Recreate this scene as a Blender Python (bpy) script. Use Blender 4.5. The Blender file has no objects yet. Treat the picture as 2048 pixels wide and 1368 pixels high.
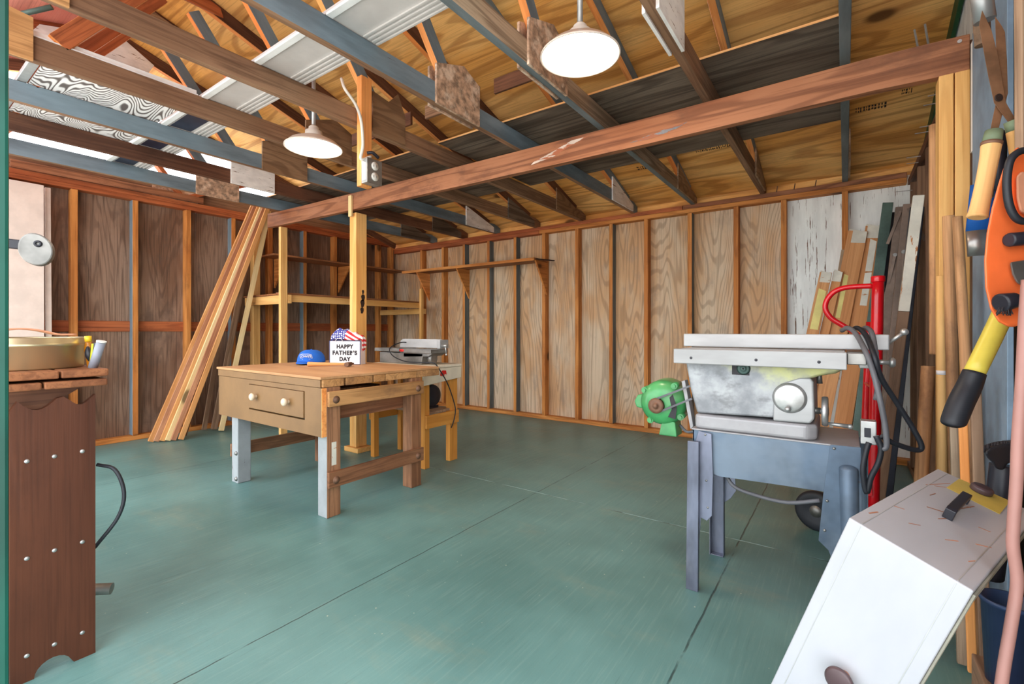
import bpy, bmesh, math, random
from mathutils import Vector, Matrix
random.seed(7)
C = bpy.context.scene.collection
V = Vector
# ------------------------------------------------------------------ measurement helper
FPX, YAW, EYE, CX, HY = 939.0, math.radians(35.35), 1.05, 1024.0, 660.0
SN, CS = math.sin(YAW), math.cos(YAW)
def at(px, py, X=None, Y=None, Z=None, d=None):
    """a photo pixel (2048 x 1368) measured onto a known plane of the room"""
    u, v = (px-CX)/FPX, (HY-py)/FPX
    r = V((-SN+u*CS, CS+u*SN, v))
    t = d if d is not None else (X/r.x if X is not None else (Y/r.y if Y is not None else (Z-EYE)/r.z))
    return V((0, 0, EYE)) + r*t

# ------------------------------------------------------------------ materials
def lin(c):
    return tuple(((x/255)/12.92 if x/255 <= 0.04045 else ((x/255+0.055)/1.055)**2.4) for x in c) + (1.0,)
class NT:
    def __init__(s, name):
        s.m = bpy.data.materials.new(name); s.m.use_nodes = True
        s.t = s.m.node_tree; s.t.nodes.clear()
        s.out = s.n('ShaderNodeOutputMaterial'); s.b = s.n('ShaderNodeBsdfPrincipled')
        s.l(s.b.outputs[0], s.out.inputs[0])
    def n(s, k, **p):
        x = s.t.nodes.new(k)
        for a, b in p.items(): setattr(x, a, b)
        return x
    def l(s, a, b): s.t.links.new(a, b)
    def set(s, sock, v):
        if hasattr(v, 'is_output'): s.l(v, sock)
        else: sock.default_value = v
    def math(s, op, a, b=0.0, c=None, clamp=False):
        x = s.n('ShaderNodeMath', operation=op); x.use_clamp = clamp
        s.set(x.inputs[0], a); s.set(x.inputs[1], b)
        if c is not None: s.set(x.inputs[2], c)
        return x.outputs[0]
    def coords(s, rand=True):
        tc = s.n('ShaderNodeTexCoord')
        if not rand: return tc.outputs['Object']
        oi = s.n('ShaderNodeObjectInfo')
        k = s.math('MULTIPLY', oi.outputs['Random'], 43.0)
        va = s.n('ShaderNodeVectorMath', operation='ADD')
        s.l(tc.outputs['Object'], va.inputs[0]); s.l(k, va.inputs[1])
        return va.outputs[0]
    def scale(s, vec, sc):
        x = s.n('ShaderNodeVectorMath', operation='MULTIPLY'); s.l(vec, x.inputs[0]); x.inputs[1].default_value = sc
        return x.outputs[0]
    def noise(s, vec, sc, det=3.0, rough=0.55, dist=0.0):
        x = s.n('ShaderNodeTexNoise'); s.l(vec, x.inputs['Vector'])
        x.inputs['Scale'].default_value = sc; x.inputs['Detail'].default_value = det
        x.inputs['Roughness'].default_value = rough; x.inputs['Distortion'].default_value = dist
        return x.outputs['Fac']
    def ramp(s, fac, stops):
        x = s.n('ShaderNodeValToRGB'); s.l(fac, x.inputs[0]); e = x.color_ramp.elements
        while len(e) < len(stops): e.new(0.5)
        for q, (p, c) in zip(e, stops):
            q.position = p; q.color = c if len(c) == 4 else lin(c)
        return x.outputs[0]
    def step(s, fac, a, b):
        x = s.n('ShaderNodeMapRange'); x.interpolation_type = 'SMOOTHSTEP'; s.set(x.inputs[0], fac)
        x.inputs[1].default_value = a; x.inputs[2].default_value = b
        return x.outputs[0]
    def mix(s, fac, a, b, mode='MIX'):
        x = s.n('ShaderNodeMix', data_type='RGBA', blend_type=mode); x.clamp_factor = True
        s.set(x.inputs[0], fac); s.set(x.inputs[6], a); s.set(x.inputs[7], b)
        return x.outputs[2]
    def bump(s, h, st=0.3, dist=0.01):
        x = s.n('ShaderNodeBump'); x.inputs['Strength'].default_value = st; x.inputs['Distance'].default_value = dist
        s.l(h, x.inputs['Height']); s.l(x.outputs[0], s.b.inputs['Normal'])

M = {}
def wood(name, dark, light, tint=None, stretch=0.12, band=9.0, sc=3.0, contrast=1.0, knots=0.0, rough=0.65, dirt=0.25, dirtc=(60, 45, 35), fine=0.5, bump=0.25, spec=0.25, lw=0.5, fs=1.0):
    n = NT(name); co = n.coords()
    w = n.scale(co, (stretch, 1.0, 1.0))
    f1 = n.noise(w, sc, 2.5, 0.5, 0.25)
    ring = n.math('MULTIPLY_ADD', n.math('SINE', n.math('MULTIPLY', f1, band*6.2832)), 0.5, 0.5)
    line = n.step(ring, lw, 0.97)
    fib = n.noise(n.scale(co, (1.6, 62.0*fs, 62.0*fs)), 1.6, 4.0, 0.62)
    big = n.noise(n.scale(co, (0.45, 1.3, 1.3)), 2.1, 3.0, 0.6)
    mid = tint or tuple(a*0.4+b*0.6 for a, b in zip(dark, light))
    col = n.mix(n.step(big, 0.38, 0.62), lin(light), lin(mid))
    col = n.mix(n.math('MULTIPLY', line, min(1.0, 0.62*contrast)), col, lin(dark))
    col = n.mix(n.math('MULTIPLY', n.step(fib, 0.46, 0.72), fine), col, lin(dark))
    if dirt:
        dn = n.noise(n.scale(co, (0.6, 1.2, 1.2)), 5.0, 6.0, 0.68)
        col = n.mix(n.math('MULTIPLY', n.step(dn, 0.5, 0.72), dirt), col, lin(dirtc))
    if knots:
        vo = n.n('ShaderNodeTexVoronoi'); n.l(n.scale(co, (0.55, 1.0, 1.0)), vo.inputs['Vector']); vo.inputs['Scale'].default_value = knots
        vo.inputs['Randomness'].default_value = 1.0
        kd = n.math('SUBTRACT', 1.0, n.step(vo.outputs['Distance'], 0.05, 0.10))
        halo = n.math('SUBTRACT', 1.0, n.step(vo.outputs['Distance'], 0.06, 0.22))
        col = n.mix(n.math('MULTIPLY', halo, 0.35), col, lin(dark))
        col = n.mix(n.math('MULTIPLY', kd, 0.85), col, lin(tuple(x*0.5 for x in dark)))
    n.l(col, n.b.inputs['Base Color']); n.b.inputs['Roughness'].default_value = rough
    n.b.inputs['Specular IOR Level'].default_value = spec
    n.bump(n.math('ADD', n.math('MULTIPLY', line, -0.5), n.math('MULTIPLY', fib, -0.6)), bump, 0.003)
    M[name] = n.m; return n.m
def paint(name, col, var=0.12, rough=0.5, metal=0.0, chips=0.0, chipc=(110, 80, 60), wear=0.0, wearc=(200, 200, 195), stretch=(1, 1, 1), sc=6.0, spec=0.4, bump=0.1, coat=0.0, aniso=None):
    n = NT(name); co = n.scale(n.coords(), stretch)
    a = n.noise(co, sc, 4.0, 0.6)
    c = n.mix(n.step(a, 0.3, 0.7), lin(tuple(x*(1-var) for x in col)), lin(tuple(min(255, x*(1+var)) for x in col)))
    if wear:
        b = n.noise(co, sc*0.45, 5.0, 0.65)
        c = n.mix(n.math('MULTIPLY', n.step(b, 0.5, 0.68), wear), c, lin(wearc))
    if chips:
        k = n.noise(n.scale(co, (0.35, 1.6, 1.6)), sc*3.2, 4.0, 0.62)
        th = 0.72-chips*0.2
        c = n.mix(n.step(k, th, th+0.025), c, lin(chipc))
    n.l(c, n.b.inputs['Base Color']); n.b.inputs['Roughness'].default_value = rough; n.b.inputs['Metallic'].default_value = metal
    n.b.inputs['Specular IOR Level'].default_value = spec
    if coat: n.b.inputs['Coat Weight'].default_value = coat
    if bump: n.bump(a, bump, 0.004)
    M[name] = n.m; return n.m
def emit(name, col, st):
    n = NT(name); n.b.inputs['Base Color'].default_value = lin(col)
    n.b.inputs['Emission Color'].default_value = lin(col); n.b.inputs['Emission Strength'].default_value = st
    M[name] = n.m; return n.m

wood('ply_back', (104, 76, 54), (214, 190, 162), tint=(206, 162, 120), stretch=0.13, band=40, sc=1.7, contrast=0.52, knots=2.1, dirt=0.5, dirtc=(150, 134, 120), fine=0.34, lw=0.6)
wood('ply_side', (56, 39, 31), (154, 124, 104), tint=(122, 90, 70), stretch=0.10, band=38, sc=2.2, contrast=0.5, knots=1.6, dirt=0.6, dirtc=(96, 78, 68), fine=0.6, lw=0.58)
wood('ply_roof', (150, 86, 34), (246, 194, 120), tint=(234, 168, 88), stretch=0.14, band=17, sc=1.7, contrast=0.75, knots=1.9, dirt=0.3, dirtc=(150, 90, 42), fine=0.40)
wood('ply_roof_red', (140, 74, 62), (212, 136, 118), tint=(198, 112, 96), stretch=0.14, band=6, sc=1.8, contrast=0.4, dirt=0.3, dirtc=(120, 72, 62))
wood('ply_grey', (42, 33, 28), (126, 112, 98), tint=(94, 80, 68), stretch=0.07, band=16, sc=3.0, contrast=0.8, dirt=0.4, dirtc=(66, 54, 48), fine=0.55)
wood('ply_gusset', (86, 62, 44), (164, 134, 104), tint=(136, 104, 76), stretch=0.25, band=14, sc=4.0, contrast=0.7, dirt=0.4, dirtc=(90, 66, 52))
wood('stud', (132, 72, 30), (216, 146, 78), tint=(196, 122, 60), stretch=0.06, band=5, sc=12.0, contrast=0.6, knots=2.4, dirt=0.35, dirtc=(104, 64, 38))
wood('stud_bright', (190, 122, 58), (240, 190, 120), tint=(230, 172, 98), stretch=0.06, band=4, sc=12.0, contrast=0.45, knots=2.6, dirt=0.12, dirtc=(140, 92, 50), fine=0.3)
wood('plate_red', (104, 50, 28), (184, 104, 62), tint=(162, 84, 48), stretch=0.06, band=5, sc=12.0, contrast=0.6, dirt=0.4, dirtc=(74, 40, 28))
wood('beam_red', (84, 46, 30), (166, 112, 80), tint=(144, 90, 60), stretch=0.08, band=10, sc=5.0, contrast=0.75, knots=0.9, dirt=0.6, dirtc=(96, 64, 50), fine=0.45)
wood('chord_brown', (84, 58, 42), (160, 124, 96), tint=(134, 100, 76), stretch=0.05, band=6, sc=12.0, contrast=0.6, dirt=0.3, dirtc=(74, 54, 44))
wood('chord_dark', (58, 36, 28), (124, 84, 62), tint=(98, 64, 48), stretch=0.05, band=6, sc=12.0, contrast=0.6, dirt=0.4, dirtc=(48, 34, 28))
wood('chord_weathered', (92, 72, 56), (186, 162, 136), tint=(150, 126, 102), stretch=0.04, band=6, sc=12.0, contrast=0.8, dirt=0.3, dirtc=(84, 68, 56), fine=0.6)
wood('web_orange', (172, 88, 34), (242, 166, 96), tint=(228, 136, 66), stretch=0.06, band=4, sc=12.0, contrast=0.5, dirt=0.2, dirtc=(120, 66, 34), fine=0.35)
wood('cedar', (170, 104, 54), (236, 180, 120), tint=(220, 158, 98), stretch=0.04, band=4, sc=14.0, contrast=0.5, dirt=0.1, dirtc=(140, 92, 56), fine=0.4)
wood('cedar_red', (128, 76, 52), (202, 148, 112), tint=(180, 124, 92), stretch=0.04, band=4, sc=14.0, contrast=0.55, dirt=0.12, dirtc=(104, 68, 50))
wood('pine_pale', (208, 166, 108), (246, 222, 172), tint=(238, 208, 152), stretch=0.05, band=3, sc=14.0, contrast=0.4, knots=2.0, dirt=0.06, fine=0.25)
wood('board_brown', (94, 70, 54), (168, 138, 112), tint=(142, 112, 90), stretch=0.05, band=5, sc=12.0, contrast=0.6, dirt=0.25, dirtc=(84, 64, 52))
wood('bench_top', (148, 102, 66), (198, 152, 108), tint=(186, 138, 94), stretch=0.10, band=5, sc=3.0, contrast=0.35, dirt=0.25, dirtc=(176, 130, 92), fine=0.3)
wood('bench_brown', (86, 56, 38), (164, 118, 86), tint=(138, 94, 66), stretch=0.06, band=6, sc=12.0, contrast=0.6, dirt=0.45, dirtc=(82, 58, 48))
wood('bench_rail', (124, 82, 46), (202, 152, 100), tint=(178, 128, 80), stretch=0.06, band=5, sc=12.0, contrast=0.5, dirt=0.5, dirtc=(92, 72, 64))
wood('panel_brown', (48, 26, 17), (94, 54, 36), tint=(80, 45, 30), stretch=0.08, band=7, sc=4.0, contrast=0.35, dirt=0.3, dirtc=(52, 30, 22), rough=0.45, fine=0.35)
wood('counter_wood', (84, 46, 28), (152, 98, 64), tint=(126, 78, 50), stretch=0.08, band=4, sc=8.0, contrast=0.6, dirt=0.4, dirtc=(92, 56, 38))
wood('stand_orange', (172, 102, 36), (228, 162, 80), tint=(212, 140, 60), stretch=0.08, band=3, sc=8.0, contrast=0.4, dirt=0.2, dirtc=(164, 112, 64), fine=0.3)
wood('handle_wood', (116, 78, 50), (204, 154, 108), tint=(180, 132, 92), stretch=0.05, band=4, sc=20.0, contrast=0.5, dirt=0.65, dirtc=(112, 82, 64), fine=0.45)
wood('handle_light', (188, 132, 72), (236, 188, 124), tint=(226, 174, 106), stretch=0.05, band=3, sc=20.0, contrast=0.4, dirt=0.12, dirtc=(150, 106, 66), fine=0.3)
wood('shelf_wood', (92, 54, 32), (172, 114, 72), tint=(146, 92, 56), stretch=0.05, band=5, sc=12.0, contrast=0.6, dirt=0.35, dirtc=(74, 48, 34))
wood('zebra_ply', (84, 70, 64), (248, 244, 242), tint=(240, 236, 234), stretch=0.24, band=95, sc=2.6, contrast=1.5, fine=0.12, dirt=0.0, rough=0.5, lw=0.36)
wood('orange_plank', (176, 112, 66), (228, 170, 118), tint=(214, 150, 98), stretch=0.05, band=5, sc=10.0, contrast=0.5, dirt=0.15, dirtc=(150, 98, 62), fine=0.4)

paint('chord_grey', (112, 128, 138), 0.14, 0.6, chips=0.1, chipc=(84, 60, 46), stretch=(0.3, 1.5, 1.5), wear=0.3, wearc=(84, 98, 106))
paint('stud_grey', (102, 110, 112), 0.15, 0.7, stretch=(0.3, 1.5, 1.5))
paint('siding_white', (238, 241, 238), 0.04, 0.55, chips=0.5, chipc=(112, 84, 66), stretch=(0.55, 2.6, 2.6), sc=5.0)
paint('gusset_white', (236, 233, 229), 0.06, 0.6, chips=0.42, chipc=(120, 84, 66), stretch=(0.8, 1.6, 1.6), sc=7.0)
paint('gusset_worn', (172, 142, 118), 0.25, 0.7, wear=0.85, wearc=(232, 212, 190), sc=24.0)
paint('green_paint', (10, 70, 58), 0.12, 0.5, chips=0.12, chipc=(170, 200, 190))
paint('green_trim', (24, 72, 40), 0.1, 0.5)
paint('door_cream', (224, 204, 192), 0.04, 0.5, wear=0.15, wearc=(206, 180, 166))
paint('white_panel', (204, 198, 194), 0.03, 0.35, spec=0.5)
paint('white_trim', (238, 238, 236), 0.03, 0.4)
paint('navy_reflection', (44, 46, 62), 0.2, 0.35)  # flat colour for the dark reflection on the panel by the gable
paint('blue_board', (122, 144, 164), 0.10, 0.55, wear=0.2, wearc=(124, 140, 152))
paint('navy_pail', (44, 60, 92), 0.08, 0.4)
paint('dark_board', (62, 66, 66), 0.2, 0.7, stretch=(0.3, 1, 1))
paint('bench_tan', (134, 100, 62), 0.05, 0.5, wear=0.2, wearc=(116, 84, 52))
paint('bench_bluegrey', (158, 162, 164), 0.06, 0.5, chips=0.1, chipc=(92, 66, 52))
paint('knob_cream', (232, 212, 184), 0.04, 0.35)
paint('cast_iron', (128, 126, 122), 0.18, 0.42, 0.55, wear=0.4, wearc=(118, 112, 104))
paint('iron_white', (170, 170, 170), 0.08, 0.42, 0.2, wear=0.45, wearc=(128, 126, 124), stretch=(0.3, 1, 1))
paint('saw_body', (158, 162, 160), 0.14, 0.42, 0.35, wear=0.55, wearc=(170, 168, 84), sc=4.5)
paint('saw_skirt', (158, 156, 158), 0.06, 0.4, 0.15, wear=0.3, wearc=(150, 146, 146))
paint('saw_stand', (86, 102, 120), 0.16, 0.42, 0.25, wear=0.5, wearc=(130, 142, 154), chips=0.06, chipc=(120, 90, 74), sc=4.0)
paint('saw_leg', (112, 116, 132), 0.2, 0.38, 0.45, wear=0.5, wearc=(152, 154, 162), stretch=(1, 1, 0.4))
paint('motor_green', (62, 142, 82), 0.10, 0.35, wear=0.12, wearc=(190, 190, 150), coat=0.2)
paint('steel', (182, 182, 180), 0.08, 0.42, 0.75, wear=0.3, wearc=(140, 138, 134), sc=14.0)
paint('steel_dull', (140, 138, 134), 0.12, 0.45, 0.8)
paint('brass', (206, 194, 156), 0.05, 0.33, 0.85, stretch=(0.1, 0.1, 0.1))
paint('rust', (112, 82, 64), 0.2, 0.6, 0.3, wear=0.3, wearc=(104, 78, 62))
paint('black_rubber', (34, 36, 42), 0.12, 0.5)
paint('black_plastic', (38, 38, 46), 0.1, 0.38)
paint('cable_grey', (92, 92, 96), 0.1, 0.5)
paint('cable_white', (226, 218, 206), 0.04, 0.5)
paint('rust_stain', (172, 118, 90), 0.15, 0.6)
paint('red_paint', (208, 18, 30), 0.06, 0.3, chips=0.05, chipc=(210, 190, 170), coat=0.3)
paint('orange_plastic', (242, 112, 56), 0.06, 0.4, wear=0.12, wearc=(216, 92, 40))
paint('yellow_plastic', (206, 186, 76), 0.05, 0.4)
paint('yellow_bright', (232, 186, 40), 0.04, 0.4)
paint('lime_plastic', (206, 204, 40), 0.04, 0.4)
paint('amber', (188, 116, 22), 0.15, 0.25)
paint('label_grey', (140, 144, 156), 0.05, 0.4)
paint('pink_hose', (158, 114, 105), 0.05, 0.5)
paint('enamel_white', (172, 172, 177), 0.02, 0.35, chips=0.06, chipc=(150, 90, 66), sc=3.0, stretch=(0.8, 2.4, 1.2))
paint('box_edge', (150, 146, 132), 0.1, 0.5, wear=0.3, wearc=(112, 100, 88))
paint('yellow_label', (196, 172, 84), 0.06, 0.5, chips=0.2, chipc=(120, 92, 50))
paint('knob_brown', (74, 58, 60), 0.1, 0.35)
paint('cap_blue', (28, 96, 190), 0.08, 0.75)
paint('bag_white', (234, 230, 232), 0.02, 0.6)
paint('navy_ink', (52, 54, 92), 0.05, 0.6)
paint('ink_black', (44, 40, 44), 0.05, 0.6)
paint('blue_steel', (26, 84, 158), 0.08, 0.4)
paint('bare_steel', (168, 162, 158), 0.14, 0.35, 0.8, wear=0.3, wearc=(120, 104, 96))
paint('lamp_enamel', (222, 206, 194), 0.03, 0.3)
paint('galvanised', (168, 170, 170), 0.08, 0.4, 0.6)
paint('outlet_white', (228, 224, 216), 0.03, 0.4)
paint('stand_white', (226, 214, 192), 0.04, 0.5, chips=0.05, chipc=(150, 120, 80))
paint('red_mark', (206, 36, 30), 0.05, 0.5)
paint('shear_rust', (142, 104, 76), 0.16, 0.55, 0.25, wear=0.4, wearc=(108, 84, 66), stretch=(0.4, 2, 2))
paint('ferrule_green', (112, 126, 98), 0.15, 0.6)
paint('steel_green', (96, 120, 114), 0.12, 0.45, 0.3)
paint('steel_brown', (128, 110, 98), 0.12, 0.5, 0.3)
paint('pipe_black', (44, 48, 58), 0.15, 0.4, 0.2)
paint('copper_tan', (214, 150, 118), 0.06, 0.5)
paint('plank_paint', (226, 222, 208), 0.05, 0.6, chips=0.4, chipc=(190, 128, 80), sc=8.0)
paint('paper_yellow', (232, 218, 140), 0.05, 0.7, chips=0.15, chipc=(196, 170, 110))
paint('dark_stain', (46, 30, 24), 0.2, 0.7)
paint('smear_white', (196, 178, 164), 0.1, 0.6, chips=1.05, chipc=(158, 92, 62), sc=9.0)
paint('smear_grey', (112, 112, 116), 0.15, 0.6, chips=1.0, chipc=(140, 84, 58), sc=9.0)
paint('grey_rail', (176, 176, 174), 0.08, 0.4, 0.3)
emit('lamp_glow', (255, 230, 200), 22.0)

def flag_material():
    n = NT('flag_cloth'); co = n.coords(False)
    sp = n.n('ShaderNodeSeparateXYZ'); n.l(co, sp.inputs[0])
    x, y, z = sp.outputs
    s = n.math('SINE', n.math('MULTIPLY', n.math('ADD', n.math('MULTIPLY', z, 1.0), n.math('MULTIPLY', x, 0.55)), 190.0))
    stripes = n.mix(n.step(s, -0.1, 0.1), lin((236, 228, 230)), lin((206, 44, 48)))
    vo = n.n('ShaderNodeTexVoronoi'); n.l(co, vo.inputs['Vector']); vo.inputs['Scale'].default_value = 62.0; vo.inputs['Randomness'].default_value = 0.35
    star = n.step(vo.outputs['Distance'], 0.30, 0.36)
    blue = n.mix(star, lin((236, 236, 244)), lin((58, 62, 138)))
    k = n.step(n.math('ADD', x, n.math('MULTIPLY', z, -0.3)), -0.012, -0.008)
    n.l(n.mix(k, blue, stripes), n.b.inputs['Base Color']); n.b.inputs['Roughness'].default_value = 0.8
    M['flag_cloth'] = n.m
flag_material()

def saw_body_material():
    n = NT('saw_body'); co = n.coords(False); sp = n.n('ShaderNodeSeparateXYZ'); n.l(co, sp.inputs[0]); x, y, z = sp.outputs
    a = n.noise(co, 7.0, 5.0, 0.62); b = n.noise(n.scale(co, (1.0, 1.0, 1.6)), 13.0, 5.0, 0.6)
    c = n.mix(n.step(a, 0.35, 0.65), lin((122, 124, 128)), lin((164, 166, 168)))
    c = n.mix(n.math('MULTIPLY', n.step(b, 0.52, 0.7), 0.6), c, lin((96, 96, 98)))
    up = n.step(n.math('ADD', n.math('ADD', z, n.math('MULTIPLY', x, 0.25)), n.math('MULTIPLY', n.math('SUBTRACT', a, 0.5), 0.30)), 0.13, 0.235)
    c = n.mix(n.math('MULTIPLY', up, 0.75), c, n.mix(n.step(b, 0.45, 0.6), lin((172, 172, 92)), lin((142, 140, 84))))
    n.l(c, n.b.inputs['Base Color']); n.b.inputs['Roughness'].default_value = 0.45; n.b.inputs['Metallic'].default_value = 0.3
    n.bump(a, 0.12, 0.004); M['saw_body'] = n.m
saw_body_material()

def floor_material():
    n = NT('floor_green'); tc = n.n('ShaderNodeTexCoord'); co = tc.outputs['Object']
    sp = n.n('ShaderNodeSeparateXYZ'); n.l(co, sp.inputs[0]); x, y, _ = sp.outputs
    w = n.scale(co, (1.6, 0.25, 1.0))
    f1 = n.noise(w, 1.6, 2.0, 0.5, 0.3)
    ring = n.math('MULTIPLY_ADD', n.math('SINE', n.math('MULTIPLY', f1, 90.0)), 0.5, 0.5)
    fib = n.noise(n.scale(co, (62.0, 2.2, 1.0)), 1.5, 5.0, 0.7, 0.15)
    big = n.noise(co, 0.9, 4.0, 0.6)
    col = n.mix(n.step(big, 0.3, 0.7), lin((82, 120, 117)), lin((108, 150, 147)))
    col = n.mix(n.math('MULTIPLY', n.step(fib, 0.5, 0.72), 0.24), col, lin((150, 174, 166)))
    col = n.mix(n.math('MULTIPLY', n.step(fib, 0.42, 0.28), 0.24), col, lin((50, 78, 76)))
    dust = n.noise(n.scale(co, (0.6, 1.4, 1.0)), 2.3, 6.0, 0.7)
    col = n.mix(n.math('MULTIPLY', n.step(dust, 0.52, 0.78), 0.35), col, lin((152, 150, 124)))
    vo = n.n('ShaderNodeTexVoronoi'); n.l(co, vo.inputs['Vector']); vo.inputs['Scale'].default_value = 17.0
    speck = n.math('SUBTRACT', 1.0, n.step(vo.outputs['Distance'], 0.035, 0.06))
    gate = n.step(n.noise(co, 3.0, 3.0), 0.46, 0.56)
    col = n.mix(n.math('MULTIPLY', n.math('MULTIPLY', speck, gate), 0.8), col, lin((206, 204, 184)))
    jit = n.math('MULTIPLY', n.math('SUBTRACT', n.noise(co, 9.0, 3.0), 0.5), 0.010)
    seams = None; seams2 = None
    brk = n.step(n.noise(co, 3.0, 4.0, 0.7), 0.36, 0.5)
    for val, pos, hw in [(y, SEAM_Y1, 0.004), (x, SEAM_X1, 0.003), (x, SEAM_X2, 0.0022), (x, SEAM_X3, 0.0022)]:
        d = n.math('ABSOLUTE', n.math('ADD', n.math('SUBTRACT', val, pos), jit))
        sm = n.math('MULTIPLY', n.math('SUBTRACT', 1.0, n.step(d, hw*0.5, hw*1.6)), brk)
        if pos == SEAM_Y1: seams2 = sm
        seams = sm if seams is None else n.math('MAXIMUM', seams, sm)
    col = n.mix(n.math('MULTIPLY', seams, 0.8), col, n.mix(n.math('MULTIPLY', seams2, n.step(n.noise(co, 7.0, 3.0), 0.35, 0.5)), lin((34, 48, 48)), lin((168, 204, 208))))
    n.l(col, n.b.inputs['Base Color'])
    rg = n.math('MULTIPLY_ADD', big, 0.16, 0.30)
    n.l(rg, n.b.inputs['Roughness']); n.b.inputs['Specular IOR Level'].default_value = 0.5
    h = n.math('SUBTRACT', n.math('ADD', n.math('MULTIPLY', ring, 0.35), n.math('MULTIPLY', fib, 0.6)), n.math('MULTIPLY', seams, 1.5))
    n.bump(h, 0.5, 0.003)
    M['floor_green'] = n.m
SEAM_Y1 = at(1200, 1014.6, Z=0).y; SEAM_Y2 = at(320, 943, Z=0).y
SEAM_X1 = at(1450, 1140, Z=0).x; SEAM_X2 = at(620, 1224, Z=0).x; SEAM_X3 = at(250, 960, Z=0).x
SEAM_Y2 = SEAM_Y1-1.22
floor_material()

# ------------------------------------------------------------------ mesh building
MW = {}
def newell(a, up):
    x = a.normalized(); up = V(up)
    y = up.cross(x)
    if y.length < 1e-5: y = V((0, 1, 0)).cross(x)
    if y.length < 1e-5: y = V((1, 0, 0)).cross(x)
    y.normalize(); return x, y, x.cross(y).normalized()
def frame_of(o, x, y, z):
    return Matrix(((x.x, y.x, z.x, o.x), (x.y, y.y, z.y, o.y), (x.z, y.z, z.z, o.z), (0, 0, 0, 1)))
def smooth_path(pts, k=6):
    pts = [V(p) for p in pts]
    if len(pts) < 3: return pts
    q = [pts[0]*2-pts[1]]+pts+[pts[-1]*2-pts[-2]]; out = []
    for i in range(1, len(q)-2):
        for j in range(k):
            t = j/k; a, b, c, d = q[i-1:i+3]
            out.append(0.5*((2*b)+(c-a)*t+(2*a-5*b+4*c-d)*t*t+(3*b-a-3*c+d)*t**3))
    return out+[pts[-1]]
class MB:
    def __init__(s): s.v = []; s.f = []; s.m = []; s.s = []
    def add(s, vs, fs, mi=0, sm=False):
        b = len(s.v); s.v += [V(p) for p in vs]
        for f in fs: s.f.append([b+i for i in f]); s.m.append(mi); s.s.append(sm)
        return s
    def hexa(s, p, mi=0):
        return s.add(p, [(0, 3, 2, 1), (4, 5, 6, 7), (0, 1, 5, 4), (1, 2, 6, 5), (2, 3, 7, 6), (3, 0, 4, 7)], mi)
    def box(s, lo, hi, mi=0):
        a, b = lo, hi
        return s.hexa([(a[0], a[1], a[2]), (b[0], a[1], a[2]), (b[0], b[1], a[2]), (a[0], b[1], a[2]),
                       (a[0], a[1], b[2]), (b[0], a[1], b[2]), (b[0], b[1], b[2]), (a[0], b[1], b[2])], mi)
    def bar(s, p0, p1, w, h, up=(0, 0, 1), mi=0, w1=None, h1=None):
        p0, p1 = V(p0), V(p1); x, y, z = newell(p1-p0, up)
        w1 = w if w1 is None else w1; h1 = h if h1 is None else h1
        q = []
        for zz in (-0.5, 0.5):
            q += [p0-y*w/2+z*h*zz, p1-y*w1/2+z*h1*zz, p1+y*w1/2+z*h1*zz, p0+y*w/2+z*h*zz]
        return s.hexa(q, mi)
    def cyl(s, p0, p1, r0, r1=None, n=20, mi=0, cap=True):
        r1 = r0 if r1 is None else r1
        p0, p1 = V(p0), V(p1); x, y, z = newell(p1-p0, (0, 0, 1)); vs = []
        for p, r in ((p0, r0), (p1, r1)):
            for i in range(n):
                a = 2*math.pi*i/n; vs.append(p+y*math.cos(a)*r+z*math.sin(a)*r)
        s.add(vs, [(i, (i+1) % n, n+(i+1) % n, n+i) for i in range(n)], mi, True)
        if cap:
            s.add(vs[:n], [tuple(range(n))[::-1]], mi); s.add(vs[n:], [tuple(range(n))], mi)
        return s
    def tube(s, pts, r, n=10, mi=0, k=6, rad=None):
        P = smooth_path(pts, k); N = len(P); vs = []
        t = (P[1]-P[0]).normalized(); _, y, z = newell(t, (0, 0, 1) if abs(t.z) < 0.9 else (0, 1, 0))
        for i, p in enumerate(P):
            t2 = ((P[min(i+1, N-1)]-P[max(i-1, 0)])).normalized()
            q = t.rotation_difference(t2); y = q @ y; z = q @ z; t = t2
            rr = r if rad is None else r*rad(i/(N-1))
            for j in range(n):
                a = 2*math.pi*j/n; vs.append(p+y*math.cos(a)*rr+z*math.sin(a)*rr)
        fs = [(i*n+j, i*n+(j+1) % n, (i+1)*n+(j+1) % n, (i+1)*n+j) for i in range(N-1) for j in range(n)]
        s.add(vs, fs, mi, True); s.add(vs[:n], [tuple(range(n))[::-1]], mi); s.add(vs[-n:], [tuple(range(n))], mi)
        return s
    def lathe(s, prof, o, axis=(0, 0, 1), n=40, mi=0, sm=True):
        o = V(o); x, y, z = newell(V(axis), (0, 0, 1)); vs = []
        for r, h in prof:
            for i in range(n):
                a = 2*math.pi*i/n; vs.append(o+x*h+y*math.cos(a)*r+z*math.sin(a)*r)
        fs = [(k*n+i, k*n+(i+1) % n, (k+1)*n+(i+1) % n, (k+1)*n+i) for k in range(len(prof)-1) for i in range(n)]
        return s.add(vs, fs, mi, sm)
    def prism(s, poly, o, ex, ey, ez, mi=0):
        """poly in (ex, ey) from o, thickness vector ez"""
        o, ex, ey, ez = V(o), V(ex), V(ey), V(ez); n = len(poly)
        a = [o+ex*p[0]+ey*p[1] for p in poly]; b = [p+ez for p in a]
        s.add(a+b, [tuple(range(n))[::-1], tuple(range(n, 2*n))]+[(i, (i+1) % n, n+(i+1) % n, n+i) for i in range(n)], mi)
        return s
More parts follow.
